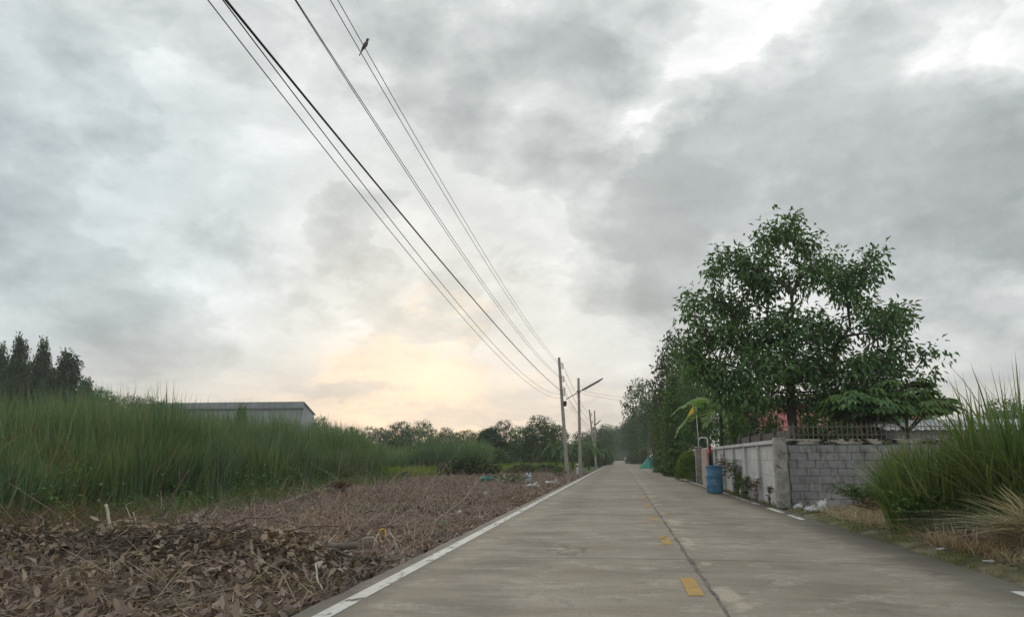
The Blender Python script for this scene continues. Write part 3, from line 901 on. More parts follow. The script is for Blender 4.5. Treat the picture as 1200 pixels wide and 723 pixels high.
dark = lambda x, y: sstep(.50, .42, fbm(x * .7 + 5, y * .7, 4))
litter('leaf_litter', 17000, 6.0, 14, .095, 'litter', 31, .05, .6, keepf=clump)
litter('leaf_litter', 24000, 11, 32, .075, 'litter', 32, .035, .55, keepf=clump)
litter('leaf_litter', 24000, 24, 75, .10, 'litter', 33, .035, .6, pw=1.2, keepf=clump)
litter('dark_leaf_litter', 9000, 6.0, 14, .07, 'litter_dark', 34, .02, .4, keepf=dark)
litter('dark_leaf_litter', 16000, 11, 32, .07, 'litter_dark', 35, .02, .4, keepf=dark)
litter('dark_leaf_litter', 12000, 24, 75, .09, 'litter_dark', 36, .02, .4, pw=1.2, keepf=dark)
def twigs(name, n, y0, y1, L, rad, seed, tilt=.25, pw=1.0, mat='twig'):
    r = np.random.default_rng(seed)
    xx, yy = scatter(n, y0, y1, pw, r)
    z = gz(xx, yy)
    a = r.uniform(0, 2 * PI, n); el = r.normal(.02, tilt, n)
    l = L * r.lognormal(0, .5, n)
    d = np.column_stack([np.cos(a) * np.cos(el), np.sin(a) * np.cos(el), np.sin(el)])
    p0 = np.column_stack([xx, yy, z + r.uniform(.0, .05, n)])
    p1 = p0 + d * (l * .5)[:, None] + r.normal(0, .06, (n, 3)) * l[:, None]
    p2 = p0 + d * l[:, None] + r.normal(0, .1, (n, 3)) * l[:, None]
    for q in (p1, p2): q[:, 2] = np.maximum(q[:, 2], gz(q[:, 0], q[:, 1]) + .01); q[:, 0] = np.minimum(q[:, 0], -2.98)
    rr = rad * r.uniform(.5, 1.6, n)
    u = unit(np.cross(d, np.array([[0, 0, 1.]]))); w_ = np.cross(d, u)
    rows = []
    for c, f in ((p0, 1), (p1, .8), (p2, .4)):
        for k in range(3):
            an = 2 * PI * k / 3
            rows.append(c + (u * math.cos(an) + w_ * math.sin(an)) * (rr * f)[:, None])
    V = np.stack(rows, 1); i = np.arange(n)[:, None] * 9
    Q = np.concatenate([i + np.array([[3 * s + k, 3 * s + (k + 1) % 3, 3 * s + 3 + (k + 1) % 3, 3 * s + 3 + k]]) for s in range(2) for k in range(3)], 0)
    return tag(np_mesh(name, V.reshape(-1, 3), Q, M[mat]), kind='stuff')
twigs('twig_litter', 4200, 6.2, 13, .36, .0045, 41, .35)
twigs('twig_litter', 9000, 11, 32, .40, .006, 42, .4)
twigs('twig_litter', 7000, 24, 75, .5, .010, 43, .45, pw=1.2)
# dry stalks left standing or bent over where the plot was cleared
r = np.random.default_rng(46)
for n, y0, y1, w_ in ((5000, 6.5, 16, .006), (9000, 12, 34, .009), (7000, 28, 75, .016)):
    xx, yy = scatter(n, y0, y1, 1.0, r); kk = r.random(n) < .1 + .9 * sstep(.45, .6, fbm(xx * .9 + 30, yy * .9, 3)); xx, yy = xx[kk], yy[kk]
    tag(blades('dry_stalks', on_ground(np.column_stack([xx, yy]), -.01), r.uniform(.08, .36, len(xx)), w_ * r.uniform(.5, 1.4, len(xx)), 'twig', .9, .8, 3, r=r), kind='stuff')
# small weeds dotted through the litter
r = np.random.default_rng(44)
n = 9000; xx, yy = scatter(n, 9, 74, 1.0, r)
k = (fbm(xx * .45 + 70, yy * .45, 3) > .52) & (xx < -4.2)
tag(blades('sparse_weeds', on_ground(np.column_stack([xx, yy])[k], -.01), r.uniform(.06, .3, k.sum()), r.uniform(.008, .02, k.sum()), 'weed', .6, .6, 3, r=r), kind='stuff')

# ------------------------------------------------------------------ right verge: short dry and green grass
r = np.random.default_rng(51)
n = 22000
yy = 7.5 * (24 / 7.5) ** r.random(n); xx = 4.32 + r.random(n) ** 1.3 * 4.2
keep = (yy < 23.2) & (r.random(n) < .2 + .8 * sstep(.36, .56, fbm(xx * 1.3, yy * 1.3, 3)))
xx, yy = xx[keep], yy[keep]
near = xx < 4.95 + .35 * (fbm(yy * .7, yy * 0) - .5)
b = on_ground(np.column_stack([xx, yy]), -.01)
tag(blades('verge_grass', b[near], r.uniform(.05, .16, near.sum()), r.uniform(.006, .013, near.sum()), 'grass_verge', .7, .8, 3, r=r), kind='stuff')
tag(blades('dry_verge_grass', b[~near], r.uniform(.08, .3, (~near).sum()), r.uniform(.006, .013, (~near).sum()), 'straw', .9, .8, 3, r=r), kind='stuff')
n = 5000
yy = r.uniform(8, 23, n); xx = 4.9 + r.random(n) * 3
p = on_ground(np.column_stack([xx, yy]), .01); a = r.uniform(0, 6.3, n)
V, F = leaf_quads(p, np.column_stack([np.cos(a), np.sin(a), r.normal(.1, .3, n)]), unit(np.column_stack([r.normal(0, .4, n), r.normal(0, .4, n), np.ones(n)])), r.uniform(.04, .13, n), r.uniform(.02, .05, n))
tag(np_mesh('dead_leaf_cover', V, F, M['litter']), kind='stuff')
# strip of growth along the foot of the roadside wall
n = 5000
yy = r.uniform(23.5, 60, n); xx = 4.32 + np.abs(r.normal(0, .12, n))
tag(blades('wall_foot_grass', on_ground(np.column_stack([xx, yy]), -.01), r.uniform(.06, .35, n) * (.4 + fbm(yy * .5, yy * 0)), r.uniform(.012, .025, n), 'grass_verge', .5, .5, 3, r=r), kind='stuff')

# ragged heaps of dead leaves thrown over the brush
r = np.random.default_rng(48); n = 3400
xx = r.uniform(-9.6, -3.1, n); yy = 9.0 + .12 * (xx + 6) + r.normal(-.1, .42, n)
k_ = fbm(xx * 1.5 + 3, yy * 1.5, 3) > .47; xx, yy = xx[k_], yy[k_]; n = len(xx)
a = r.uniform(0, 6.3, n)
V, F = leaf_quads(np.column_stack([xx, yy, gz(xx, yy) + r.uniform(.0, .16, n)]), np.column_stack([np.cos(a), np.sin(a), r.normal(-.1, .5, n)]), unit(np.column_stack([r.normal(0, .6, (n, 2)), np.ones(n)])), r.uniform(.05, .17, n), r.uniform(.03, .085, n), .15, .3)
tag(np_mesh('leaf_heap', V, F, M['litter']), kind='stuff')

r = np.random.default_rng(49); n = 9000
yy = r.uniform(9.5, 48, n); k_ = fbm(yy * .9, yy * 0 + 12, 3) > .47; yy = yy[k_]; n = len(yy)
xx = edge_grass(yy) + r.normal(.1, .45, n); h_ = np.abs(r.normal(0, .45, n)) * (.4 + fbm(yy * .6, yy * 0 + 4))
a = r.uniform(0, 6.3, n)
V, F = leaf_quads(np.column_stack([xx, yy, gz(xx, yy) + h_]), np.column_stack([np.cos(a), np.sin(a), r.normal(.1, .4, n)]), unit(np.column_stack([r.normal(0, .5, (n, 2)), np.ones(n)])), r.uniform(.05, .16, n), r.uniform(.03, .075, n), .15, .2)
tag(np_mesh('weed_cover', V, F, M['leaf_bush']), kind='stuff')

r = np.random.default_rng(50); n = 2600
yy = r.uniform(9.8, 48, n); xx = edge_grass(yy) - .1 - np.abs(r.normal(0, 1.3, n))
tag(blades('dead_reeds', on_ground(np.column_stack([xx, yy]), -.02), r.uniform(.7, 2.2, n) * (.5 + fbm(xx * .7, yy * .7, 3)), r.uniform(.012, .028, n), 'dead_reed', .16, .5, 5, r=r), kind='stuff')
# ------------------------------------------------------------------ block wall facing us
WX0, WY, WH = 4.66, 23.95, 1.78
r = np.random.default_rng(61)
root = thing('block_wall', 'bare grey concrete block wall topped by a row of iron spikes', 'wall', (WX0, WY, -.05))
mb = MB(); WL = 9.6
mb.box((WL / 2, .075, WH / 2), (WL, .11, WH))
mb.build('mortar_core', M['mortar'], root)
mb = MB(); bh = .222; bw = .50
for row in range(8):
    x0 = .26 - (bw / 2 if row % 2 else 0) + r.uniform(-.05, .05)
    xx = x0
    while xx < WL - .1:
        a = max(xx, .24); b = min(xx + bw * (1 if r.random() < .8 else .72), WL)
        xx = b + .001 if b > a else xx + bw
        if b - a > .08:
            g = .005
            mb.box(((a + b) / 2, .01 + r.uniform(-.004, .004), bh * (row + .5) + r.uniform(-.004, .004)), (b - a - 2 * g, .12, bh - 2 * g), r.normal(0, .006), bevel=.006)
mb.build('blocks', M['block'], root)
for px_ in (.11, 3.48, 6.9):
    mb = MB(); mb.box((px_, .03, (WH + .02) / 2), (.22, .19, WH + .02), bevel=.012); mb.build('post', M['old_concrete'], root)
mb = MB(); mb.box((WL / 2, .04, WH + .085), (WL + .02, .21, .16), bevel=.015); mb.build('coping', M['coping'], root)
rail = MB()
for zz in (.13, .36):
    rail.box((WL / 2, .05, WH + .165 + zz), (WL, .02, .025))
ro = rail.build('spike_rail', M['iron'], root)
k = 0; xx = .02
while xx < WL:
    mb = MB(); h_ = .50 + r.uniform(-.02, .02); lean = r.normal(0, .012)
    mb.tube([(xx, .03, WH + .16), (xx + lean, .03, WH + .16 + h_ * .86), (xx + lean * 1.1, .03, WH + .16 + h_)], [.011, .011, .002], 4)
    mb.build('spike', M['iron'], ro)
    xx += .135 + r.normal(0, .006)

# ------------------------------------------------------------------ precast panel wall along the road
PX = 4.46
root = thing('panel_wall', 'long pale precast concrete panel wall running along the road', 'wall', (PX, 0, -.04))
marks = [Yat(p, PX) for p in (889.5, 874, 860, 848.5, 839)] ; marks = [23.15] + marks
yl = [marks[0]]
for a in marks[1:]: yl.append(a)
while yl[-1] < 49: yl.append(yl[-1] + 2.75)
HP = 1.9
mb = MB(); mb.box((.06, yl[0] + .05, (HP + .06) / 2), (.30, .36, HP + .06), bevel=.015); mb.build('end_post', M['old_concrete'], root)
skip = [q for q in range(len(yl)) if 37.6 < yl[q] < 41]
for q in range(1, len(yl)):
    mb = MB(); mb.box((.02, yl[q], HP / 2 - .06), (.17, .13, HP - .12), bevel=.012); mb.build('post', M['panel'], root)
for q in range(len(yl) - 1):
    a = yl[q] + (.23 if q == 0 else .066); b = yl[q + 1] - .066
    mb = MB()
    for k in range(4):
        mb.box((.06, (a + b) / 2, .45 * (k + .5) - .03), (.055, b - a, .45 - .004), bevel=.006)
    mb.build('panel', M['panel'], root)
mb = MB(); mb.box((.02, (yl[0] + .24 + yl[-1]) / 2, HP - .055), (.20, yl[-1] - yl[0] - .24, .115), bevel=.012); mb.build('coping', M['panel'], root)

# dark older wall just inside
r = np.random.default_rng(62)
root = thing('weathered_wall', 'dark weathered concrete slab wall rising behind the pale panels', 'wall', (5.15, 24.2, -.05))
mb = MB(); mb.box((0, 7.5, 1.12), (.10, 15, 2.24), bevel=.01); mb.build('slab', M['oldwood'], root)
for k in range(7):
    mb = MB(); mb.box((-.03, .1 + k * 2.48, 1.18), (.16, .16, 2.36), bevel=.012); mb.build('post', M['oldwood'], root)

# house gate piers further on
yb = Yat(820.5, 4.30)
mb = MB(); mb.box((0, 0, .96), (.34, .36, 1.92), bevel=.015); mb.box((0, 0, 1.96), (.42, .44, .09), bevel=.015)
tag(mb.build('concrete_pier', M['old_concrete'], None, loc=(4.22, yb, -.04)), 'square grey concrete gate pier beside the clipped round bush', 'pier')
yp = (Yat(824.5, 4.3) + Yat(831, 4.3)) / 2
mb = MB(); mb.box((0, 0, .92), (.10, abs(Yat(824.5, 4.3) - Yat(831, 4.3)), 1.84), bevel=.01)
tag(mb.build('pink_wall', M['pink'], None, loc=(4.24, yp, -.04)), 'short pink rendered wall section between the grey pier and the pale panels', 'wall')
for px_, py_, lab in ((832.5, 527.5, 'small red letterbox fixed at the near end of the pink wall'), (815.5, 532, 'small red letterbox beyond the grey pier, above the clipped bush')):
    Yq = Yat(px_, 4.14)
    root = thing('letterbox', lab, 'letterbox', (4.12, Yq, Zat(px_, py_, Yq) - .14))
    mb = MB(); mb.box((0, 0, .15), (.13, .26, .30), bevel=.02); mb.build('box', M['red'], root)
    mb = MB(); mb.box((-.005, 0, .315), (.17, .30, .03), bevel=.01); mb.build('lid', M['red'], root)
Yq = Yat(829, 4.9)
mb = MB(); zz = Zat(829, 515, Yq)
mb.tube([(0, 0, -1.2), (0, 0, -.02), (-.02, .02, .06), (-.12, .06, .12), (-.34, .14, .12), (-.42, .16, .06), (-.42, .16, -.02)], .035, 8)
tag(mb.build('bent_pipe', M['white'], None, True, (4.95, Yq, zz)), 'white bent pipe rising behind the wall under the banana leaf', 'pipe')

# yellow flag on a slanting staff
Yq = 43.5; fx = Xat(817, Yq); zf = Zat(813, 471, Yq)
root = thing('yellow_flag', 'plain yellow flag hanging on a thin staff above the banana leaves', 'flag', (fx + .02, Yq, 0))
mb = MB(); mb.tube([(.15, 0, -.2), (.02, 0, zf + .05)], .02, 6); mb.build('staff', M['white'], root)
V = []; r = np.random.default_rng(3)
for i in range(9):
    t = i / 8
    for k in range(5):
        s = k / 4
        V.append((-.06 - s * (.12 + .42 * t) * (1 - .15 * t), .07 * math.sin(s * 7 + t * 3) * (0.4 + t), zf - .02 - t * .88 - s * .30 * (1 - t)))
F = [(i * 5 + k, i * 5 + k + 1, i * 5 + k + 6, i * 5 + k + 5) for i in range(8) for k in range(4)]
mb = MB(); mb.add(V, F); mb.build('cloth', M['yellow'], root, True)

# blue drum
loc = G(838, 577.5)
root = thing('plastic_drum', 'blue plastic drum standing at the road edge by the panel wall', 'drum', (loc[0], loc[1], 0.0))
prof = [(.0, .01), (.295, .01), (.305, .03), (.312, .12), (.318, .27), (.330, .29), (.330, .315), (.318, .335), (.322, .50), (.322, .62), (.334, .64), (.334, .665), (.322, .685), (.320, .92), (.318, 1.0), (.332, 1.01), (.332, 1.05), (.318, 1.055), (.300, 1.05), (.298, .98), (.29, .55), (0, .54)]
mb = MB(); mb.lathe((0, 0, 0), prof, 32); mb.build('barrel', M['blue'], root, True)

# flower pot near the bush
loc = G(813.5, 563.5)
root = thing('plant_pot', 'grey clay pot with a bare stem beside the grey pier', 'plant pot', (loc[0], loc[1], -.02))
mb = MB(); mb.lathe((0, 0, 0), [(.0, .0), (.15, 0), (.21, .34), (.24, .36), (.24, .42), (.20, .42), (.19, .36), (0, .35)], 18); mb.build('pot', M['terracotta'], root, True)
mb = MB(); mb.tube([(0, 0, .3), (.03, .02, .8), (-.04, 0, 1.2)], [.02, .014, .006], 5); mb.tube([(.03, .02, .7), (.16, .05, 1.05)], [.01, .004], 4); mb.build('stem', M['stick'], root)

# far drum and tarpaulins
loc = G(761.5, 548)
root = thing('plastic_drum', 'far blue drum standing between the two green tarpaulins', 'drum', (loc[0] + .35, loc[1] + .5, 0))
mb = MB(); mb.lathe((0, 0, 0), [(q[0] * 1.05, q[1] * 1.45) for q in prof], 20); mb.build('barrel', M['blue'], root, True)
for px_, w_, h_, lab, mt, sd_ in ((755.5, .75, 1.6, 'pointed green tarpaulin heap at the far road edge', 'tarp', 3), (766, .45, 2.0, 'tall pale green tarpaulin bundle beside the far blue drum', 'tarp', 9)):
    rr = np.random.default_rng(sd_); V = []; nr = 18
    for i in range(7):
        t = i / 6
        for k in range(nr):
            a = 2 * PI * k / nr; q = w_ * (1 - t) ** .75 * (1 + .16 * math.sin(a * 5 + t * 2) + .08 * rr.normal())
            V.append((q * math.cos(a) + .55 * t * t * w_, q * math.sin(a) * .8, h_ * t * (1 - .18 * (1 + math.sin(a * 2 + 1)) * (t < .9))))
    F = [(i * nr + k, i * nr + (k + 1) % nr, (i + 1) * nr + (k + 1) % nr, (i + 1) * nr + k) for i in range(6) for k in range(nr)]
    mb = MB(); mb.add(V, F)
    l_ = G(px_, 548.5)
    tag(mb.build('tarpaulin', M[mt], None, True, (l_[0] + .1, l_[1], -.02)), lab, 'tarpaulin')

# ------------------------------------------------------------------ houses and sheds
root = thing('red_roof_house', 'house with a red roof showing through the tree behind the wall', 'house', (7.9, 43, 0))
mb = MB()
mb.box((4, 4, 1.35), (7.4, 7.4, 2.7), bevel=.02); mb.build('wall', M['housewall'], root)
mb = MB(); zr = 4.35
for s in (0, 1):
    y0, y1 = (-.5, 4) if s == 0 else (8.5, 4)
    a, b = np.array([-.6, y0, 2.62]), np.array([8.6, y0, 2.62]); c_, d_ = np.array([8.6, y1, zr]), np.array([-.6, y1, zr])
    nn = 46
    vs_ = []
    for k in range(nn + 1):
        t = k / nn; up = .035 * (k % 2)
        vs_ += [a + (b - a) * t + (0, 0, up), d_ + (c_ - d_) * t + (0, 0, up)]
    mb.add(vs_, [(2 * k, 2 * k + 2, 2 * k + 3, 2 * k + 1) for k in range(nn)])
mb.box((4, 4, zr + .05), (9.25, .3, .07), bevel=.02)
mb.build('roof', M['redroof'], root)
mb = MB()
mb.add([(.3, .29, 2.7), (.3, 7.71, 2.7), (.3, 4, zr - .05)], [(0, 1, 2)]); mb.build('gable', M['housewall'], root); mb = MB(); mb.add([(7.7, .29, 2.7), (7.7, 7.71, 2.7), (7.7, 4, zr - .05)], [(0, 2, 1)])
mb.build('gable', M['housewall'], root)
for xx in (1.6, 5.4):
    mb = MB(); mb.box((xx, .285, 1.5), (1.3, .06, 1.1), bevel=.01); fo = mb.build('window', M['white'], root)
    mb = MB(); mb.box((xx, .25, 1.5), (1.12, .02, .92)); mb.build('pane', M['glass_dark'], fo)

Ys = 33.0
x0 = Xat(1046, Ys); x1 = x0 + 17; zt = Zat(1120, 489, Ys)
root = thing('metal_shed', 'low pale sheet metal shed roof behind the reeds at the right', 'shed', (x0, Ys, 0))
mb = MB(); mb.box((8.5, 3, (zt - .35) / 2), (16.4, 5.6, zt - .35), bevel=.02); mb.build('wall', M['sheet'], root)
mb = MB(); nn = 110; vs_ = []
for k in range(nn + 1):
    u = k / nn * 17.4 - .2; up = .05 * (k % 2)
    vs_ += [(u, -.4, zt - .52 + up), (u, 3.4, zt + .05 + up), (u, 6.6, zt - .4 + up)]
mb.add(vs_, [q for k in range(nn) for q in ((3 * k, 3 * k + 3, 3 * k + 4, 3 * k + 1), (3 * k + 1, 3 * k + 4, 3 * k + 5, 3 * k + 2))])
mb.build('roof', M['sheet'], root)

# warehouse far beyond the reeds
Yw = 150.0
xl, xr = Xat(150, Yw), Xat(352, Yw); ze = Zat(330, 478.5, Yw); zr = Zat(330, 471.5, Yw)
D = Yat(365.5, xr) - Yw; zb = Zat(365, 486, Yw + D)
root = thing('warehouse', 'long grey metal warehouse with a sloping roof end beyond the reeds', 'warehouse', (xl, Yw, 0))
Lw = xr - xl; o_ = .3
mb = MB(); mb.add([(0, 0, 0), (Lw, 0, 0), (Lw, D, 0), (0, D, 0), (0, 0, zr), (Lw, 0, zr), (Lw, D, zb), (0, D, zb)], [(0, 1, 5, 4), (1, 2, 6, 5), (2, 3, 7, 6), (3, 0, 4, 7)]); mb.build('wall', M['ware_wall'], root)
mb = MB(); mb.add([(-o_, -.2, zr + .12), (Lw + o_, -.2, zr + .12), (Lw + o_, D + o_, zb + .06), (-o_, D + o_, zb + .06), (-o_, -.2, zr), (Lw + o_, -.2, zr), (Lw + o_, D + o_, zb - .06), (-o_, D + o_, zb - .06)], [(0, 1, 2, 3), (4, 5, 1, 0), (5, 6, 2, 1), (6, 7, 3, 2), (7, 4, 0, 3), (7, 6, 5, 4)])
mb.build('roof', M['ware_roof'], root)
mb = MB(); mb.box((Lw / 2, -.12, (zr + ze) / 2), (Lw + .4, .2, zr - ze - .1), bevel=.03); mb.build('fascia', M['ware_roof'], root)
mb = MB(); mb.box((Lw / 2, -.2, ze - .1), (Lw + .6, .3, .22), bevel=.03); mb.build('gutter', M['dark_steel'], root)
for xx in np.arange(4, Lw, 11):
    mb = MB(); mb.box((xx, -.09, ze / 2), (.16, .14, ze - .3)); mb.build('downpipe', M['steel'], root)

# ------------------------------------------------------------------ power poles, lamps, wires
ZK = {}
def power_pole(label, base, top, seedk):
    root = thing('power_pole', label, 'utility pole', base, 0, 'concrete power poles along the left verge')
    t = np.array(top) - np.array(base)
    at = lambda z: np.array([t[0] * z / t[2], t[1] * z / t[2], z])
    mb = MB(); mb.tube([at(-.5), at(t[2] * .5), at(t[2])], [.215, .18, .14], 4, square=True); mb.build('shaft', M['concrete'], root)
    for z0, nspool in ((t[2] - .85, 2), (t[2] - 1.95, 2), (t[2] - 3.1, 3)):
        p = at(z0) + np.array([.26, -.02, 0])
        mb = MB(); mb.box((p[0] - .12, p[1], p[2] + .02 + .1 * nspool), (.03, .05, .26 * nspool), bevel=.004)
        for k in range(nspool + 1): mb.box((p[0] - .05, p[1], p[2] - .1 + .24 * k), (.16, .04, .02))
        rk = mb.build('rack', M['dark_steel'], root)
        for k in range(nspool):
            mb = MB(); mb.lathe((p[0], p[1], p[2] - .06 + .24 * k), [(0, 0), (.055, 0), (.06, .03), (.035, .06), (.035, .10), (.06, .13), (.055, .16), (0, .16)], 10)
            mb.build('insulator', M['porcelain'], rk, True)
    return root, at
p1b = G(665, 556.5); p1t = P(655, 419, p1b[1])
pole1, at1 = power_pole('nearest leaning concrete power pole, beside the lamp pole', (p1b[0], p1b[1], 0), p1t, 1)
p2b = G(699, 548); p2t = P(690.5, 480, p2b[1])
pole2, at2 = power_pole('second leaning concrete power pole further along, half hiding a thinner pole', (p2b[0], p2b[1], 0), p2t, 2)
mb = MB(); q = at1(Zat(662.5, 473, p1b[1])); mb.box((q[0] + .24, q[1] - .1, q[2]), (.24, .2, .42), bevel=.02); mb.build('junction_box', M['black_plastic'], pole1)

def street_lamp(label, base, H_, a0, a1, neck):
    root = thing('street_lamp', label, 'street lamp', base, 0, 'street lamps on concrete poles')
    mb = MB(); mb.tube([(0, 0, -.4), (0, 0, H_ * .5), (-.02, 0, H_)], [.19, .165, .135], 4, square=True); mb.build('pole', M['concrete'], root)
    a0, a1 = np.array(a0) - base, np.array(a1) - base
    off = np.array([0, -.22, 0]); m_ = a0 + (a1 - a0) * neck
    mb = MB(); mb.tube([a0 + off, m_ + off, a0 + (a1 - a0) * (neck + .12) + off], .04, 8); mb.build('arm', M['steel'], root, True)
    mb = MB(); dv = (a1 - m_); un = dv / np.linalg.norm(dv)
    mb.tube([m_ + off, m_ + off + un * .12, a1 + off - un * .15, a1 + off], [.05, .10, .085, .045], 4, square=True)
    hd = mb.build('lamp_head', M['dark_steel'], root)
    mb = MB(); mb.tube([m_ + off + un * .3 - np.array([0, 0, .10]), a1 + off - un * .3 - np.array([0, 0, .09])], .028, 6); mb.build('tube', M['white'], hd)
    cr = a0 + (a1 - a0) * .38
    mb = MB(); mb.box((0, -.14, cr[2]), (.36, .12, .16), bevel=.02); mb.build('clamp', M['dark_steel'], root)
    return root
lb = G(680, 555.5)
street_lamp('near lamp pole with a long slanting arm and lamp tube reaching over the road', np.array([lb[0], lb[1], 0]), Zat(679, 443, lb[1]), P(663.5, 468, lb[1]), P(707, 443.5, lb[1]), .42)
l2 = np.array([Xat(698, p2b[1] + 3), p2b[1] + 3, 0])
street_lamp('far thin lamp pole with a short arm, just right of the second power pole', l2, Zat(696, 481, l2[1]), P(696, 500, l2[1]), P(704, 492, l2[1]), .3)

WIRES = [ # x0 z0 sag x1 z1 radius label
    (-4.92, 7.76, 1.40, -5.03, 6.16, .008, 'lowest thin wire, farthest left of the overhead lines'),
    (-4.21, 7.01, 1.40, -4.82, 6.50, .008, 'second lowest thin wire, just left of the thick black cable'),
    (-4.68, 7.20, .56, -4.75, 6.83, .019, 'thick black cable, heaviest of the overhead lines'),
    (-4.91, 9.26, 1.12, -4.77, 7.87, .008, 'left wire of the close middle pair above the thick cable'),
    (-4.68, 8.79, .94, -4.74, 7.94, .008, 'right wire of the close middle pair above the thick cable'),
    (-4.68, 9.73, .94, -4.86, 8.94, .008, 'left wire of the topmost pair, passing beside the perched bird'),
    (-4.91, 10.38, .94, -4.82, 9.08, .008, 'topmost wire, the one the bird perches on')]
Y1 = float(p1b[1]); Y2 = float(p2b[1])
BIRD = None
for k, (x0, z0, s, x1, z1, rad, lab) in enumerate(WIRES):
    pts = []
    for q in range(41):
        t_ = q / 40
        pts.append((x0 + (x1 - x0) * t_, Y1 * t_, z0 + (z1 - z0) * t_ - 4 * s * t_ * (1 - t_)))
    ax = at1(z1); pts[-1] = (p1b[0] + ax[0] - .17, Y1 - .05, z1)
    pts.append((p1b[0] + ax[0] - .05, Y1 - .24, z1 - .03)); pts.append((p1b[0] + ax[0] + .26, Y1 - .1, z1 - .02))
    e = at2(z1 * p2t[2] / p1t[2]); e = np.array([p2b[0] + e[0] - .2, Y2, z1 * p2t[2] / p1t[2]])
    s0 = np.array(pts[-1])
    for q in range(1, 17):
        t_ = q / 16; c_ = s0 + (e - s0) * t_; pts.append((c_[0], c_[1], c_[2] - 4 * .5 * t_ * (1 - t_)))
    mb = MB(); mb.tube(pts, rad, 5)
    tag(mb.build('overhead_wire', M['cable'], None, True), lab, 'wire', 'overhead wires strung from pole to pole')
    if k == 6:
        best = min((abs((EYE[2] + (look(427, 57)[2]) * (p[1] / look(427, 57)[1])) - p[2]), p) for p in [tuple(np.array(pts[i]) * (1 - u) + np.array(pts[i + 1]) * u) for i in range(0, 38) for u in np.linspace(0, 1, 12)])
        BIRD = best[1]
for k, (ya, yb_) in enumerate(((458, 466), (461.5, 470))):
    a = P(684, ya, lb[1] - .1); b = P(770, yb_, 82)
    pts = [tuple(a + (b - a) * q / 14 - np.array([0, 0, 4 * .25 * (q / 14) * (1 - q / 14)])) for q in range(15)]
    mb = MB(); mb.tube(pts, .010, 4)
    tag(mb.build('service_wire', M['cable'], None, True), ('upper' if k == 0 else 'lower') + ' of two wires crossing the road from the near lamp pole to the trees', 'wire')

# bird on the top wire
root = thing('perched_bird', 'small grey bird with a long tail perched on the topmost wire', 'bird', (BIRD[0], BIRD[1], BIRD[2])); root.scale = (.86, .86, .86)
def ell(mb, prof, n=12):
    rings = []
    for (c, rx, rz_) in prof:
        rings.append([(c[0] + rx * math.cos(2 * PI * k / n), c[1] + rz_ * math.sin(2 * PI * k / n), c[2]) for k in range(n)])
    vs_ = [p for q in rings for p in q]
    fs = [(i * n + k, i * n + (k + 1) % n, (i + 1) * n + (k + 1) % n, (i + 1) * n + k) for i in range(len(prof) - 1) for k in range(n)]
    fs += [tuple(range(n))[::-1], tuple((len(prof) - 1) * n + k for k in range(n))]
    mb.add(vs_, fs)
mb = MB()
ell(mb, [((-.075, -.03, -.10), .006, .006), ((-.065, -.02, -.07), .022, .02), ((-.035, -.01, -.01), .042, .04), ((.0, 0, .06), .055, .052), ((.025, 0, .12), .048, .046), ((.04, 0, .16), .030, .03),
         ((.048, 0, .185), .034, .034), ((.055, 0, .215), .032, .032), ((.062, 0, .24), .016, .016), ((.066, 0, .247), .003, .003)])
mb.build('body', M['bird'], root, True)
mb = MB(); mb.add([(-.055, -.018, -.05), (-.055, .018, -.05), (-.135, .026, -.19), (-.128, 0, -.20), (-.135, -.026, -.19), (-.06, 0, -.062), (-.13, 0, -.19)], [(0, 1, 2, 3), (0, 3, 4), (5, 2, 3), (5, 3, 4), (0, 4, 5), (1, 5, 2)]); mb.build('tail', M['bird'], root)
mb = MB(); mb.tube([(.085, 0, .222), (.118, 0, .214)], [.009, .001], 5); mb.build('beak', M['black_plastic'], root)
for s in (-1, 1):
    mb = MB(); mb.add([(.03, s * .045, .13), (-.01, s * .058, .10), (-.06, s * .035, -.02), (-.11, s * .012, -.13), (-.03, s * .045, .0), (.02, s * .058, .06)], [(0, 1, 2, 3, 4, 5)]); mb.build('wing', M['bird'], root)
    mb = MB(); mb.tube([(-.01, s * .02, .02), (.004, s * .018, -.005)], [.006, .005], 5); mb.build('leg', M['black_plastic'], root)

# white marker posts along the left edge
for k, (px_, Yq, h_, lab) in enumerate(((676.5, 63.5, .95, 'nearest short white marker post, at the foot of the lamp pole'), (712, 150, 1.2, 'second short white marker post, far along the left verge'), (716.5, 205, 1.3, 'farthest short white marker post on the left verge'))):
    root = thing('marker_post', lab, 'marker post', (Xat(px_, Yq), Yq, -.05))
    mb = MB(); mb.box((0, 0, h_ / 2), (.15, .15, h_), bevel=.02); mb.build('post', M['white'], root)
    mb = MB(); mb.box((0, 0, h_ * .8), (.156, .156, .12)); mb.build('band', M['black_plastic'], root)

# motorcycle and rider far down the road
Yq = 190.0; mx_ = 1.3
root = thing('motorcycle', 'distant small motorcycle coming down the road', 'motorcycle', (mx_, Yq, .0))
for s in (-.62, .62):
    mb = MB(); n_ = 18
    for R_, w_ in ((.28, .05),):
        ring = [(0, s + R_ * math.cos(2 * PI * k / n_), .30 + R_ * math.sin(2 * PI * k / n_)) for k in range(n_ + 1)]
        mb.tube(ring, w_, 6, cap=False)
    for k in range(6): mb.tube([(0, s, .30), (0, s + .26 * math.cos(k * PI / 3), .3 + .26 * math.sin(k * PI / 3))], .012, 4)
    mb.build('wheel', M['rubber'], root, True)
mb = MB(); mb.tube([(0, -.55, .62), (0, -.35, .95), (0, -.1, .55), (0, .25, .55), (0, .7, .72)], [.10, .13, .11, .14, .08], 8); mb.build('body', M['red'], root, True)
mb = MB(); mb.box((0, .3, .78), (.24, .75, .10), bevel=.03); mb.build('seat', M['black_plastic'], root)
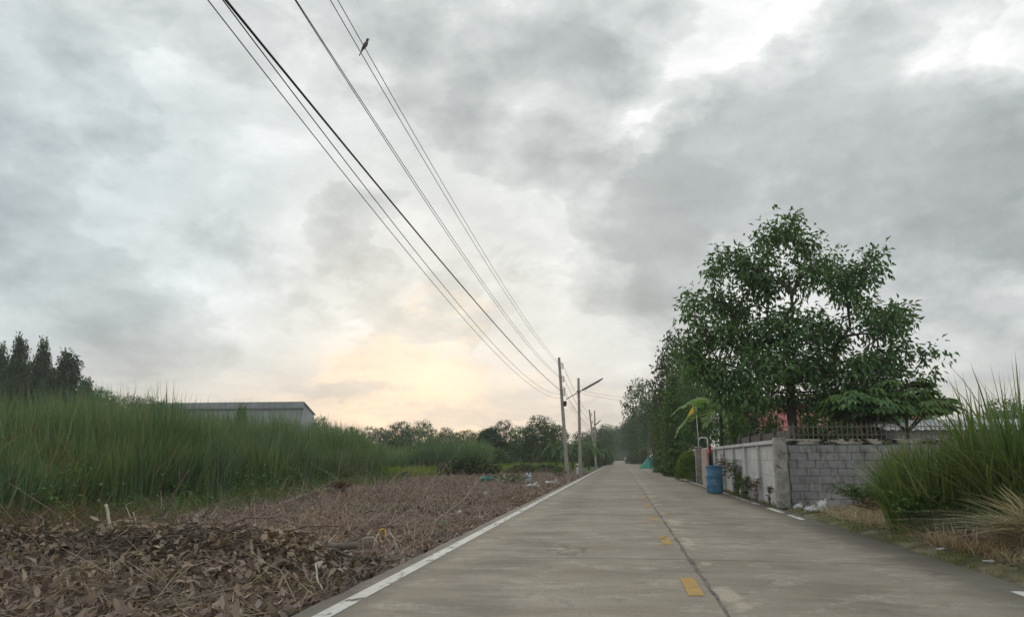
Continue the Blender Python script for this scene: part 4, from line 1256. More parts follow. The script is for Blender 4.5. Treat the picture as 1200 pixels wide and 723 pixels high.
mb = MB(); mb.tube([(-.34, -.38, 1.02), (0, -.44, 1.05), (.34, -.38, 1.02)], .02, 6); mb.build('handlebar', M['dark_steel'], root)
mb = MB(); mb.lathe((0, -.52, .86), [(0, -.07), (.06, -.06), (.08, 0), (.06, .06), (0, .07)], 12); mb.build('headlight', M['white'], root, True)
mb = MB(); mb.tube([(-.05, -.48, .95), (-.05, -.62, .32)], .03, 5); mb.tube([(.05, -.48, .95), (.05, -.62, .32)], .03, 5); mb.build('fork', M['dark_steel'], root)
J = [((0, .22, .88), .15), ((0, .2, 1.08), .17), ((0, .14, 1.32), .19), ((0, .10, 1.44), .08), ((0, .08, 1.58), .115), ((0, .07, 1.70), .09),
     ((-.21, .12, 1.38), .075), ((-.30, -.05, 1.16), .055), ((-.31, -.34, 1.08), .042), ((.21, .12, 1.38), .075), ((.30, -.05, 1.16), .055), ((.31, -.34, 1.08), .042),
     ((-.14, .1, .86), .11), ((-.2, -.22, .74), .085), ((-.2, -.05, .32), .055), ((-.2, -.2, .27), .05), ((.14, .1, .86), .11), ((.2, -.22, .74), .085), ((.2, -.05, .32), .055), ((.2, -.2, .27), .05)]
E_ = [(0, 1), (1, 2), (2, 3), (3, 4), (4, 5), (2, 6), (6, 7), (7, 8), (2, 9), (9, 10), (10, 11), (0, 12), (12, 13), (13, 14), (14, 15), (0, 16), (16, 17), (17, 18), (18, 19)]
me = bpy.data.meshes.new('person'); me.from_pydata([j[0] for j in J], E_, [])
po = bpy.data.objects.new('person', me); COL.objects.link(po); po.location = (mx_, Yq, 0)
md = po.modifiers.new('skin', 'SKIN'); md.use_smooth_shade = True
for k, j in enumerate(J): me.skin_vertices[0].data[k].radius = (j[1], j[1])
me.skin_vertices[0].data[0].use_root = True
po.modifiers.new('sub', 'SUBSURF').levels = 1
m, N, out = new_mat('rider'); z_ = N.xyz(OC(N))[2]
c_ = N.mix(N.rng(z_, .90, .94), (.03, .03, .04), (.66, .64, .62)); c_ = N.mix(N.rng(z_, 1.46, 1.49), c_, (.25, .15, .10)); c_ = N.mix(N.rng(z_, 1.60, 1.62), c_, (.5, .5, .5))
surf(N, out, c_, .8); me.materials.append(m)
tag(po, 'distant rider in a pale shirt sitting on the motorcycle', 'person')

# ------------------------------------------------------------------ rubbish and sticks on the verges
def bag(px_, py_, s, mat, seed, label, cat='plastic bag', name='plastic_bag', sink=.35, zg=None):
    p = G(px_, py_); zg = float(gz(p[0], p[1])); p = G(px_, py_, zg)
    q_ = .62 if p[1] > 30 else .68
    s = tuple(v * q_ for v in s); mb = MB(); lump(mb, (0, 0, s[2] * (1 - sink)), s, seed, .34, 14)
    if name == 'plastic_bag': mb.tube([(s[0] * .3, 0, s[2] * 1.2), (s[0] * .4, .02, s[2] * 1.75), (s[0] * .65, .0, s[2] * 1.9)], [s[0] * .3, s[0] * .12, s[0] * .22], 7)
    return tag(mb.build(name, M[mat], None, True, (p[0], p[1], float(gz(p[0], p[1])))), label, cat)
bag(935.5, 598, (.17, .14, .13), 'white_bag', 1, 'leftmost white plastic bag at the foot of the block wall')
bag(950, 602.5, (.26, .15, .13), 'white_bag', 2, 'flat white plastic bag in the middle of three by the block wall')
bag(965, 600, (.22, .18, .25), 'white_bag', 3, 'plump white plastic bag, rightmost of three by the block wall')
bag(891, 586.5, (.16, .2, .10), 'white_bag', 4, 'white plastic scrap at the foot of the pale panel wall')
bag(858.5, 583, (.2, .2, .08), 'pale_blue', 5, 'pale blue plastic scrap in the weeds beside the blue drum')
bag(473, 561, (.62, .4, .36), 'black_plastic', 6, 'black rubbish bag at the edge of the meadow')
bag(568, 563.5, (.75, .4, .3), 'teal_bag', 7, 'dark teal plastic sheet heap in front of the round bush')
bag(588, 562.5, (.5, .35, .26), 'white_bag', 8, 'white rubbish heap just right of the teal sheet')
bag(619.5, 564.5, (.28, .25, .45), 'pale_blue', 9, 'pale blue rubbish bag standing on the far litter')
bag(624, 572, (.6, .35, .16), 'white_bag', 10, 'greyish white plastic sheet lying near the far road edge')
bag(647, 566.5, (.7, .35, .16), 'white_bag', 11, 'long white plastic sheet lying by the poles')
bag(519, 614, (.26, .17, .045), 'green_bag', 12, 'crumpled bright green plastic bag lying on the leaf litter')
bag(509, 611, (.13, .12, .05), 'white_bag', 13, 'white scrap touching the bright green bag', 'litter', 'plastic_scrap')
bag(518, 604, (.12, .10, .03), 'white_bag', 14, 'small white scrap just behind the bright green bag', 'litter', 'plastic_scrap')
bag(538, 604, (.10, .07, .07), 'white_bag', 15, 'small white scrap right of the bright green bag', 'litter', 'plastic_scrap')
bag(570, 581, (.12, .1, .22), 'white_bag', 16, 'pointed white scrap standing up in the middle litter', 'litter', 'plastic_scrap')
bag(563, 612.5, (.11, .1, .06), 'white_bag', 17, 'pale scrap lying close to the road edge line', 'litter', 'plastic_scrap')
bag(475, 615.5, (.09, .07, .035), 'white_bag', 18, 'small white scrap left of the bright green bag', 'litter', 'plastic_scrap')
bag(516, 559.5, (.42, .4, .85), 'bark_dark', 19, 'brown dead stump standing left of the round bush', 'stump', 'tree_stump', .2)
bag(328.5, 684.5, (.05, .045, .045), 'white_bag', 20, 'small white cup lying in the near brush', 'cup', 'paper_cup')
bag(218, 641, (.16, .10, .06), 'stick_pale', 21, 'pale tan clod on top of the near brush pile', 'clod', 'clod', .5)
bag(434, 668.5, (.15, .13, .10), 'soil', 22, 'dark soil clod overhanging the road edge', 'clod', 'clod', .55)
bag(1105, 655, (.10, .06, .03), 'white_bag', 23, 'white scrap in the dry grass under the reeds', 'litter', 'plastic_scrap')
bag(1161, 668, (.12, .08, .03), 'white_bag', 24, 'white scrap near the road edge below the dry straw', 'litter', 'plastic_scrap')
# yellow leaf cluster and yellow looped strap
p = G(362.5, 604, .05); rr = np.random.default_rng(8); a = rr.uniform(0, 6.3, 9)
V, F = leaf_quads(np.array([[.03 * math.cos(q), .03 * math.sin(q), .03] for q in a]), np.column_stack([np.cos(a), np.sin(a), rr.uniform(-.1, .7, 9)]), unit(np.column_stack([rr.normal(0, .3, (9, 2)), np.ones(9)])), .15, .10)
yo = np_mesh('yellow_leaf_cluster', V, F, M['yellow']); yo.location = (p[0], p[1], float(gz(p[0], p[1]))); tag(yo, 'bright yellow fallen leaves lying on the brown litter', 'leaves')
p = G(446, 640); zg = float(gz(p[0], p[1])); mb = MB(); rr = np.random.default_rng(18)
for k in range(9):
    a = rr.uniform(0, 2 * PI); R_ = rr.uniform(.15, .42)
    mb.tube([(.02 * k - .08, .0, .02), (R_ * .45 * math.cos(a), R_ * .3 * math.sin(a), rr.uniform(.2, .42)), (R_ * math.cos(a), R_ * math.sin(a) * .7, rr.uniform(.12, .30)), (R_ * 1.35 * math.cos(a), R_ * math.sin(a), .01)], [.011, .009, .007, .004], 5)
root = thing('root_tuft', 'pale dry root tuft with a yellow strap on the litter near the road', 'roots', (p[0], p[1], zg))
mb.build('roots', M['stick_pale'], root, True)
mb = MB(); mb.tube([(.02 + .055 * math.cos(q), 0.03 * math.sin(q * 2), .30 + .10 * math.sin(q)) for q in np.linspace(-.5, 4.6, 14)], .011, 6); mb.build('strap', M['yellow'], root, True)

def stick(label, pts_px, Y0, Y1_, rad, mat='stick', taper=.5, sides=7, name='stick', forks=0, seed=0, dz=0.0):
    """a branch laid through sight points, at real depths Y0..Y1_"""
    rr = np.random.default_rng(seed); n_ = len(pts_px)
    pts = [P(x_, y_, Y0 + (Y1_ - Y0) * k / (n_ - 1)) for k, (x_, y_) in enumerate(pts_px)]
    pts = [np.array([q[0], q[1], max(q[2], float(gz(q[0], q[1])) - .02)]) for q in pts]
    fine_ = []
    for k in range(n_ - 1):
        for t_ in np.linspace(0, 1, 5)[:-1]: fine_.append(pts[k] * (1 - t_) + pts[k + 1] * t_ + rr.normal(0, rad * .22, 3) * (0 < t_ < 1))
    fine_.append(pts[-1]); o_ = fine_[0]
    mb = MB(); mb.tube([q - o_ for q in fine_], [rad * (1 - (1 - taper) * k / (len(fine_) - 1)) for k in range(len(fine_))], sides)
    for f_ in range(forks):
        i_ = rr.integers(2, len(fine_) - 1); dv = unit(fine_[i_] - fine_[i_ - 2]); d2 = unit(dv + rr.normal(0, .55, 3) + np.array([0, 0, .25])); l_ = rr.uniform(.2, .7)
        st = fine_[i_] - o_; mb.tube([st, st + d2 * l_ * .5 + rr.normal(0, .02, 3), st + d2 * l_], [rad * .5, rad * .35, rad * .15], 5)
    return tag(mb.build(name, M[mat], None, True, tuple(o_)), label, 'stick' if name == 'stick' else 'branch')
stick('tall bleached cane standing upright at the back of the brush pile', [(132.5, 631), (128, 610), (124, 591)], 10.6, 10.7, .026, 'stick_pale', .85)
stick('thick pale stump of a cane leaning left out of the brush pile', [(114, 648), (103, 634), (89, 621)], 10.1, 10.2, .024, 'stick_pale', .85)
stick('short pale stick leaning right beside the leaning cane', [(111, 634), (119, 622)], 10.3, 10.3, .016, 'stick_pale', .8)
stick('pale short cane lying slanted right of the upright cane', [(140, 622), (151, 631)], 10.8, 10.7, .02, 'stick_pale', .8)
stick('curved pale stalk behind the upright cane', [(158, 625), (153, 606), (147, 592), (154, 588)], 11.2, 11.3, .009, 'stick_pale', .5)
stick('crooked pale stalk right of the curved one', [(166, 624), (160, 612), (156, 600)], 11.3, 11.4, .010, 'stick_pale', .6)
stick('thin pale upright stick at the far left of the brush', [(28, 676), (31, 655), (31, 640)], 9.3, 9.3, .010, 'stick_pale', .8)
stick('long grey pole lying along the back of the brush pile', [(-30, 652), (40, 643), (98, 632)], 9.6, 10.6, .045, 'stick', .8)
stick('thin bent branch rising rightward over the pile top', [(60, 640), (110, 616), (160, 606)], 10.4, 11, .012, 'stick', .5, forks=1, seed=4)
stick('dark leaning branch standing behind the brush pile', [(178, 632), (190, 606), (200, 586), (222, 550)], 11.5, 12.2, .035, 'stick_dark', .3, name='branch', forks=2, seed=5)
stick('long dark bough sloping up to the right from the pile centre', [(238, 664), (290, 650), (333, 643)], 9.4, 9.3, .028, 'stick_dark', .5, name='branch', forks=2, seed=6)
stick('long dark bough lying low across the near brush', [(228, 676), (285, 670), (325, 664)], 8.9, 8.9, .026, 'stick_dark', .6, name='branch', forks=1, seed=7)
stick('thick pale brown log lying at the right end of the brush', [(372, 641), (395, 641), (418, 638)], 9.8, 9.7, .06, 'bark', .7, sides=9, forks=2, name='log')
stick('branch joining the thick log to the brush', [(330, 656), (352, 647), (374, 640)], 9.2, 9.8, .035, 'stick', .8, name='branch', forks=2, seed=8)
stick('thin dark twig branch crossing left of the log', [(228, 655), (243, 640), (262, 616)], 9.9, 10.3, .012, 'stick_dark', .4, name='branch', forks=2, seed=9)
stick('long thin pale stick lying flat in the near left litter', [(28, 676), (70, 676), (105, 678), (145, 687)], 8.5, 8.2, .012, 'stick', .6)
stick('grey stick lying flat at the left edge of the litter', [(-20, 680), (28, 679)], 8.6, 8.5, .02, 'stick', .8)
stick('dark curved branch arching over the right of the brush', [(180, 632), (215, 622), (262, 625)], 10.4, 10.2, .016, 'stick_dark', .4, name='branch', forks=3, seed=10)
stick('long dark branch pointing back from the pile toward the reeds', [(168, 640), (210, 618), (250, 598)], 10.3, 12.5, .024, 'stick_dark', .4, name='branch', forks=3, seed=11)
stick('dry forked branch lying on the litter behind the log', [(340, 616), (362, 626), (381, 640)], 12.0, 10.6, .012, 'stick', .5, name='branch', forks=2, seed=12)
stick('long straight branch lying by the reeds in the middle litter', [(318, 594), (355, 580), (388, 571)], 21, 29, .045, 'stick', .6, name='branch', forks=2, seed=13)
stick('short dark curved stem below the drooping litter', [(370, 660), (372, 680), (378, 690)], 8.8, 8.2, .012, 'stick_pale', .7)
# dark brush tangle inside the pile
rr = np.random.default_rng(77); mb = MB()
for k in range(300):
    x_ = -9.3 + 6.0 * rr.random(); y_ = 9.1 + .12 * (x_ + 6) + rr.normal(-.1, .42)
    a = rr.normal(.1, .8) + (PI if rr.random() < .5 else 0); l_ = rr.uniform(.25, 1.2)
    p0 = np.array([x_, y_, float(gz(x_, y_)) + rr.uniform(-.02, .05)])
    d_ = np.array([math.cos(a), math.sin(a) * .6, rr.uniform(.0, .3)])
    b_ = p0 + d_ * l_; b_[2] = max(b_[2] - .12 * l_, float(gz(b_[0], b_[1])) + .01); b_[0] = min(b_[0], -3.0)
    mid = (p0 + b_) / 2 + np.array([0, 0, .10 * l_]) + rr.normal(0, .03, 3)
    w_ = rr.uniform(.003, .015)
    mb.tube([p0, mid, b_], [w_, w_ * .8, w_ * .4], 4)
tag(mb.build('brush_pile', M['stick_dark'], None, True), kind='stuff')
# ------------------------------------------------------------------ trees
def local_env(Y, X0, items):
    out = []
    for px_, py_, rx, rz_, dy, ry in items:
        out.append((Xat(px_, Y) - X0, dy, Zat(px_, py_, Y), rx * Y / F_PX, ry, rz_ * Y / F_PX))
    return out
YB = 30.5; XB = Xat(931, YB)
LOBES = [(913, 285, 20, 18), (937, 280, 14, 18), (960, 292, 18, 16), (985, 312, 22, 18), (1017, 309, 18, 11), (862, 304, 20, 11), (845, 325, 14, 11), (885, 320, 28, 18), (833, 348, 24, 12),
         (870, 352, 34, 22), (910, 332, 28, 24), (950, 332, 24, 20), (1000, 345, 24, 20), (1050, 352, 18, 13), (1068, 372, 15, 12), (1040, 387, 28, 18), (1066, 410, 15, 12), (1090, 420, 13, 7), (1080, 442, 15, 9),
         (1045, 427, 30, 20), (930, 387, 50, 24), (880, 397, 45, 26), (835, 397, 30, 20), (813, 374, 14, 11), (985, 392, 36, 22), (960, 428, 50, 24), (895, 437, 50, 24), (838, 437, 32, 26), (1005, 437, 36, 22), (806, 414, 15, 14), (872, 468, 30, 16), (908, 470, 34, 14), (958, 464, 36, 15), (995, 464, 30, 14), (846, 470, 26, 18), (1030, 462, 28, 14), (1036, 312, 8, 8), (1018, 330, 18, 14)]
r = np.random.default_rng(5)
env = local_env(YB, XB, [(940 + (a_ - 940) * .97, b_, c_ * .76, d_ * .76, r.normal(0, .9), min(1.9, .7 + c_ * .025)) for a_, b_, c_, d_ in LOBES])
make_tree('broadleaf_tree', 'big airy broadleaf tree towering over the block wall', 'tree', env, 400, [(0, 0, -.3), (-.03, 0, 1.0), (.04, .02, 2.3), (0, .05, 3.3), (.05, 0, 4.2)],
          .19, 50, .52, .25, .10, 'leaf_big', 101, 'bark_dark', loc=(XB, YB, 0), shell=.6, hang=.5, flat=1.0, jit=.12, tip=.009, up=.5, vp=.5, mids=False)

PROTO = {}
def proto(kind, sd):
    k = (kind, sd)
    if k in PROTO: return PROTO[k]
    R_ = random.Random(sd); j = lambda a: R_.uniform(-a, a)
    tr = [(0, 0, -.5), (j(.1), j(.1), 1.2), (j(.2), j(.2), 2.6), (j(.2), j(.2), 3.6)]
    if kind == 'round':
        e = [(j(.3), j(.3), 6.6, 2.9, 2.9, 2.9), (1.1 + j(.5), .5 + j(.5), 8.0, 1.8, 1.8, 1.7), (-1.3 + j(.5), -.4 + j(.5), 5.0, 2.2, 2.2, 2.2), (1.5 + j(.4), -.7, 4.4, 1.9, 1.9, 2.0), (j(.5), 1.4, 3.6, 2.2, 1.9, 2.1)]
        o = make_tree('broadleaf_tree', 'x', 'tree', e, 170, tr, .17, 40, .75, .30, .17, 'leaf_dense', sd, shell=.28, hang=.3); wn, hn = 6.8, 9.75
    elif kind == 'airy':
        e = [(j(.3), j(.3), 7.6, 3.0, 3.0, 2.2), (1.6 + j(.4), .5, 6.4, 1.9, 1.9, 1.5), (-1.7 + j(.4), -.3, 6.8, 1.7, 1.7, 1.6), (j(.4), -1, 5.0, 2.2, 2.2, 1.6)]
        o = make_tree('open_crowned_tree', 'x', 'tree', e, 90, tr, .15, 26, .6, .32, .20, 'leaf_airy', sd, shell=.5, hang=.2, jit=.16); wn, hn = 6.9, 9.9
    elif kind == 'column':
        e = [(0, 0, 2.6, 1.7, 1.7, 2.7), (j(.25), j(.2), 5.2, 1.55, 1.55, 2.6), (j(.25), j(.2), 7.8, 1.2, 1.2, 2.2)]
        o = make_tree('vine_covered_tree', 'x', 'tree', e, 190, tr + [(0, 0, 6), (0, 0, 8)], .15, 42, .6, .24, .17, 'leaf_vine', sd, shell=.12, hang=.7, flat=1.0); wn, hn = 3.7, 10.1
    elif kind == 'conifer':
        e = [(j(.2), j(.2), 9.0, .7, .7, .9), (j(.3), j(.3), 7.8, 1.3, 1.3, 1.3), (j(.5), j(.4), 6.2, 1.9, 1.9, 1.6), (j(.6), j(.5), 4.4, 2.1, 2.1, 1.8), (j(.6), j(.5), 2.6, 1.8, 1.8, 1.5)]
        o = make_tree('casuarina_tree', 'x', 'tree', e, 170, [(0, 0, -.5), (0, 0, 2), (0, 0, 5), (0, 0, 7.5), (0, 0, 8.8)], .15, 92, .62, .32, .18, 'leaf_conifer', sd, shell=.35, hang=.2, flat=.8); wn, hn = 4.6, 10.2
    elif kind == 'bush':
        e = [(j(.3), j(.3), 4.5, 5.0, 4.2, 4.6), (3.6, 1, 3.4, 3.6, 3.4, 3.4), (-3.8, .6, 3.2, 3.4, 3.2, 3.2), (1, -1.5, 6.4, 3, 3, 2.8)]
        o = make_tree('leafy_bush', 'x', 'bush', e, 120, [(0, 0, -.6), (0, 0, .6), (.1, 0, 1.4)], .22, 46, 1.2, .75, .40, 'leaf_bush', sd, shell=.25, hang=.1, up=.2, parts=('stems', 'foliage')); wn, hn = 14.0, 9.3
    PROTO[k] = [o, wn, hn, False]
    return PROTO[k]

def place(kind, sd, px_, Y_, top, wpx, label, group=None, foot=0.0, rz=None, deep=1.0, xoff=None):
    pr = proto(kind, sd)
    o, wn, hn, used = pr
    X_ = Xat(px_, Y_) if xoff is None else xoff
    H_ = Zat(px_, top, Y_) - foot; s = wpx * Y_ / F_PX / wn
    rz = random.uniform(0, 6.28) if rz is None else rz
    loc = (X_, Y_, float(gz(X_, Y_)) + foot)
    sca = (s, s * deep, H_ / hn)
    if not used:
        o.location = loc; o.rotation_euler = (0, 0, rz); o.scale = sca; o['label'] = label
        if group: o['group'] = group
        pr[3] = True
        return o
    return dup(o, loc, rz, sca, label, group)

# right of the road, from the wall towards the end of the avenue
place('round', 1, 806, 72, 385, 78, 'tall dark dense tree rising behind the vine covered tree, right of the avenue')
place('column', 2, 801, 60, 428, 52, 'broad vine covered tree standing behind the clipped round bush')
place('column', 3, 777, 84, 452, 27, 'narrow pillar of vines, the most slender tree right of the avenue')
place('airy', 4, 760, 122, 440, 52, 'open pale tree leaning over the avenue with sky between its leaves')
place('column', 2, 790, 68, 470, 44, 'low vine covered tree just left of the broad one')
place('round', 5, 772, 125, 470, 48, 'dense dark tree beneath the open pale tree right of the avenue')
place('column', 3, 783, 98, 480, 30, 'dark leafy column above the green tarpaulins')
place('round', 1, 757, 160, 474, 46, 'dark round tree further along the right side of the avenue')
place('round', 5, 745, 210, 486, 40, 'far dark tree on the right of the avenue, left of the round one')
place('round', 1, 738, 290, 492, 36, 'farthest dark tree on the right, closing the end of the avenue')
place('round', 5, 826, 56, 420, 56, 'dense tree between the yellow flag and the big airy tree')
for k, (px_, Y_, top, w_, sd, lab) in enumerate(((789, 62, 520, 34, 6, 'nearest roadside bush, just beyond the clipped round bush'), (780, 76, 522, 30, 7, 'second roadside bush beyond the clipped one, on the right kerb'),
        (786, 70, 524, 24, 6, 'third roadside bush on the right kerb, before the tarpaulins'), (756, 150, 526, 16, 7, 'roadside bush just past the green tarpaulins'), (744, 180, 527, 20, 6, 'farthest roadside bush on the right of the avenue'))):
    place('bush', sd, px_, Y_, top, w_, lab)
place('round', 1, 1004, 36, 436, 100, 'dark dense tree behind the iron spikes, under the big airy tree')
place('round', 5, 1056, 38, 446, 100, 'dark tree behind the palmate leaf tree at the right of the wall', foot=-.3)
place('round', 5, 872, 40, 436, 62, 'dense dark tree between the weathered wall and the big airy tree')
place('bush', 6, 868, 36, 474, 40, 'dark tall shrub rising behind the weathered slab wall')
place('bush', 6, 906, 37.5, 487, 34, 'low dark shrub behind the weathered wall, left of the big tree trunk', foot=.6)
place('bush', 7, 950, 36.5, 483, 38, 'low dark shrub behind the iron spikes, right of the big tree trunk', foot=.6)
place('round', 1, 1186, 62, 466, 66, 'rounded green tree seen beyond the pale shed roof at the far right')
for px_, Y_, top, w_, lab in ((727, 420, 503, 30, 'distant tree standing in the middle at the very end of the avenue'), (722.5, 390, 500, 20, 'distant tree at the end of the avenue, left of the middle one'), (734, 400, 498, 22, 'distant tree at the end of the avenue, right of the middle one')):
    place('bush', 7, px_, Y_, top, w_, lab)
# left of the avenue
for k, (kind, sd, px_, Y_, top, w_, lab) in enumerate((
    ('round', 5, 719, 340, 503, 26, 'farthest tree on the left, closing the end of the avenue'),
    ('round', 1, 713, 250, 496, 30, 'far round tree on the left of the avenue, next to its end'),
    ('round', 5, 705, 190, 500, 30, 'tree on the left of the avenue right of the second power pole'),
    ('round', 1, 694, 150, 506, 26, 'tree behind the second power pole and its thin lamp'),
    ('airy', 4, 683, 135, 504, 26, 'pale thin tree between the near lamp pole and the second power pole'),
    ('round', 5, 613, 104, 499, 42, 'dark round tree, leftmost of the dark clump left of the poles'),
    ('round', 1, 634, 100, 486, 44, 'tallest dark tree of the clump left of the power poles'),
    ('round', 5, 651, 108, 496, 34, 'dark tree just left of the leaning power pole'),
    ('airy', 8, 590, 140, 490, 30, 'thin open tree standing left of the dark clump'),
    ('conifer', 9, 574, 104, 499, 44, 'feathery mid green tree above the round bush'),
    ('round', 1, 371, 118, 487, 36, 'dark low tree at the right end of the grey warehouse'),
    ('airy', 4, 493, 150, 491, 30, 'umbrella shaped tree standing out of the far treeline'),
    ('round', 5, 466, 150, 493, 36, 'rounded tree left of the umbrella shaped one in the far treeline'))):
    place(kind, sd, px_, Y_, top, w_, lab)
for k, (px_, Y_, top, w_) in enumerate(((392, 165, 499, 26), (412, 160, 499, 28), (432, 170, 498, 28), (448, 158, 500, 26), (482, 165, 500, 28), (507, 160, 501, 28), (524, 158, 500, 30), (543, 150, 503, 32), (558, 140, 505, 28))):
    place(('round', 'round', 'airy')[k % 3], (1, 5, 8)[k % 3], px_, Y_, top, w_, 'low tree in the far treeline behind the reeds and meadow', 'low trees of the far treeline')
for k, (px_, Y_, top, w_, sd, lab) in enumerate((
    (7, 84, 388, 36, 9, 'tallest pointed casuarina at the left edge'), (37, 87, 393, 31, 10, 'slim pointed casuarina, second from the left edge'),
    (66, 84, 407, 56, 9, 'broadest casuarina, third from the left and lower than the pointed ones'), (22, 92, 420, 44, 10, 'lower casuarina filling the gap between the two pointed ones'),
    (-16, 86, 398, 44, 10, 'casuarina cut by the left edge of the view'), (92, 96, 440, 36, 10, 'casuarina at the foot of the broadest one on its right side'))):
    place('conifer', sd, px_, Y_, top, w_, lab)
for k, (px_, Y_, top, w_) in enumerate(((103, 112, 452, 26), (119, 118, 455, 24), (132, 124, 463, 24), (153, 132, 462, 22), (168, 138, 464, 24), (185, 144, 468, 24), (202, 148, 470, 20))):
    place('round', (1, 5)[k % 2], px_, Y_, top, w_ * 1.45, 'small tree in the row trailing down from the tall casuarinas', 'row of small trees beside the casuarinas')
for px_, Y_, top, w_, sd in ((570, 120, 516, 44, 6), (598, 122, 518, 44, 7), (626, 124, 517, 44, 6), (652, 122, 518, 40, 7), (676, 124, 517, 36, 6), (694, 130, 518, 26, 7), (704, 145, 520, 22, 6), (712, 165, 522, 18, 7), (540, 124, 516, 44, 7), (510, 122, 514, 44, 6)):
    place('bush', sd, px_, Y_, top, w_, 'low bush in the dark undergrowth at the back of the meadow', 'undergrowth at the back of the meadow')
# bushes on the meadow
place('bush', 6, 553, 58, 533, 76, 'round dark bush on the edge of the cleared litter', deep=.8)
place('bush', 7, 612, 66, 543, 48, 'low bush right of the round bush at the litter edge')
place('bush', 6, 644, 72, 544, 46, 'low dark bush just left of the power poles')
place('bush', 7, 536, 96, 520, 40, 'green bush in the meadow left of the feathery tree')
place('bush', 7, 500, 84, 518, 60, 'wide bush behind the bright meadow')
place('bush', 6, 462, 90, 514, 60, 'bush at the left end of the meadow behind the reeds')
place('bush', 7, 578, 92, 524, 50, 'bush under the feathery tree behind the round bush')
place('bush', 6, 278, 36, 476, 26, 'young leafy shrub poking up out of the tall reeds', foot=1.2)

# clipped round bush
loc = G(800.5, 563); r = np.random.default_rng(71)
root = thing('clipped_bush', 'yellow green clipped round bush by the grey gate pier', 'bush', (4.35, float(loc[1]), -.05))
n = 7000; u = unit(r.normal(size=(n, 3))); u[:, 2] = np.abs(u[:, 2]) * 1.0 - .25 * (r.random(n) < .5)
wob = 1 + .16 * (fbm(u[:, 0] * 2 + 5, u[:, 1] * 2 + u[:, 2] * 2, 3) - .5)
p = u * np.array([.98, 1.2, 1.35]) * (wob * r.uniform(.82, 1.02, n))[:, None] + np.array([0, 0, .5])
p[:, 2] = np.maximum(p[:, 2], .05)
V, F = leaf_quads(p, u + r.normal(0, .6, (n, 3)), unit(u + r.normal(0, .7, (n, 3))), r.uniform(.08, .15, n), r.uniform(.05, .09, n))
np_mesh('foliage', V, F, M['leaf_clip'], root)
mb = MB()
for k in range(14):
    a = k * 2.4; mb.tube([(.05 * math.cos(a), .05 * math.sin(a), 0), (.4 * math.cos(a), .4 * math.sin(a), .6), (.75 * math.cos(a), .85 * math.sin(a), 1.0 + .4 * math.sin(k))], [.03, .02, .008], 5)
mb.build('stems', M['bark'], root)

# bananas
Yq = Yat(838, 5.6)
banana_plant('banana plant with big torn leaves arching over the wall towards the road', (5.0, 40.0, 0), 3.75, 10, 81, [PI * 1.02, PI * 1.16, PI * .9, PI * 1.32, PI * 1.5, PI * .7, .4, 1.2, -.5, PI * .97], 2.7, .8)
BN = [(652, 76, 'banana plant just left of the leaning power pole'), (671, 84, 'banana plant between the leaning power pole and the near lamp pole'), (690, 92, 'banana plant right of the near lamp pole'),
      (660, 96, 'banana plant behind the leaning power pole'), (703, 118, 'small banana plant right of the second power pole'), (686, 112, 'banana plant left of the second power pole')]
b0 = None
for k, (px_, Y_, lab) in enumerate(BN):
    loc = (Xat(px_, Y_), Y_, -.05)
    if b0 is None:
        b0 = banana_plant(lab, loc, 2.6, 10, 83, None, 2.2, .75, 'banana plants left of the road')
        for o_ in b0.children:
            if o_.name.startswith('leaf'): o_.data.materials[0] = M['leaf_banana_deep']
    else: dup(b0, loc, k * 1.3, (1, 1, random.uniform(.85, 1.1)), lab, 'banana plants left of the road')
palmate_tree('palmate leaf tree spreading in layers over the iron spikes, its left crown', (Xat(1020, 27.6), 27.6, 0), 3.3, 1.8, 170, 91, L=.5)
palmate_tree('palmate leaf tree spreading beside the reeds, tallest and on the right', (Xat(1066, 28.4), 28.4, 0), 3.7, 1.9, 190, 92, L=.5)

# sapling in front of the reeds
loc = G(190, 598); zl = float(gz(loc[0], loc[1])); r = np.random.default_rng(93)
root = thing('leafy_sapling', 'small bright sapling with big flat leaves in front of the tall reeds', 'sapling', (loc[0], loc[1], zl))
mb = MB(); pv = []; pd = []
for k in range(16):
    a = k * 2.4; l_ = r.uniform(.2, .62); e = np.array([math.cos(a) * l_, math.sin(a) * l_, r.uniform(.25, .72)])
    mb.tube([(0, 0, 0), (e[0] * .4, e[1] * .4, e[2] * .8), e], [.014, .01, .006], 4)
    for q in range(5): b = a + (q - 2) * .55; pv.append(e); pd.append((math.cos(b), math.sin(b), -.15))
mb.build('stem', M['weed'], root)
V, F = leaf_quads(np.array(pv), np.array(pd), unit(np.array([[0, 0, 1.]]) + r.normal(0, .15, (len(pv), 3))), r.uniform(.24, .36, len(pv)), r.uniform(.13, .2, len(pv)))
np_mesh('foliage', V, F, M['leaf_sapling'], root)

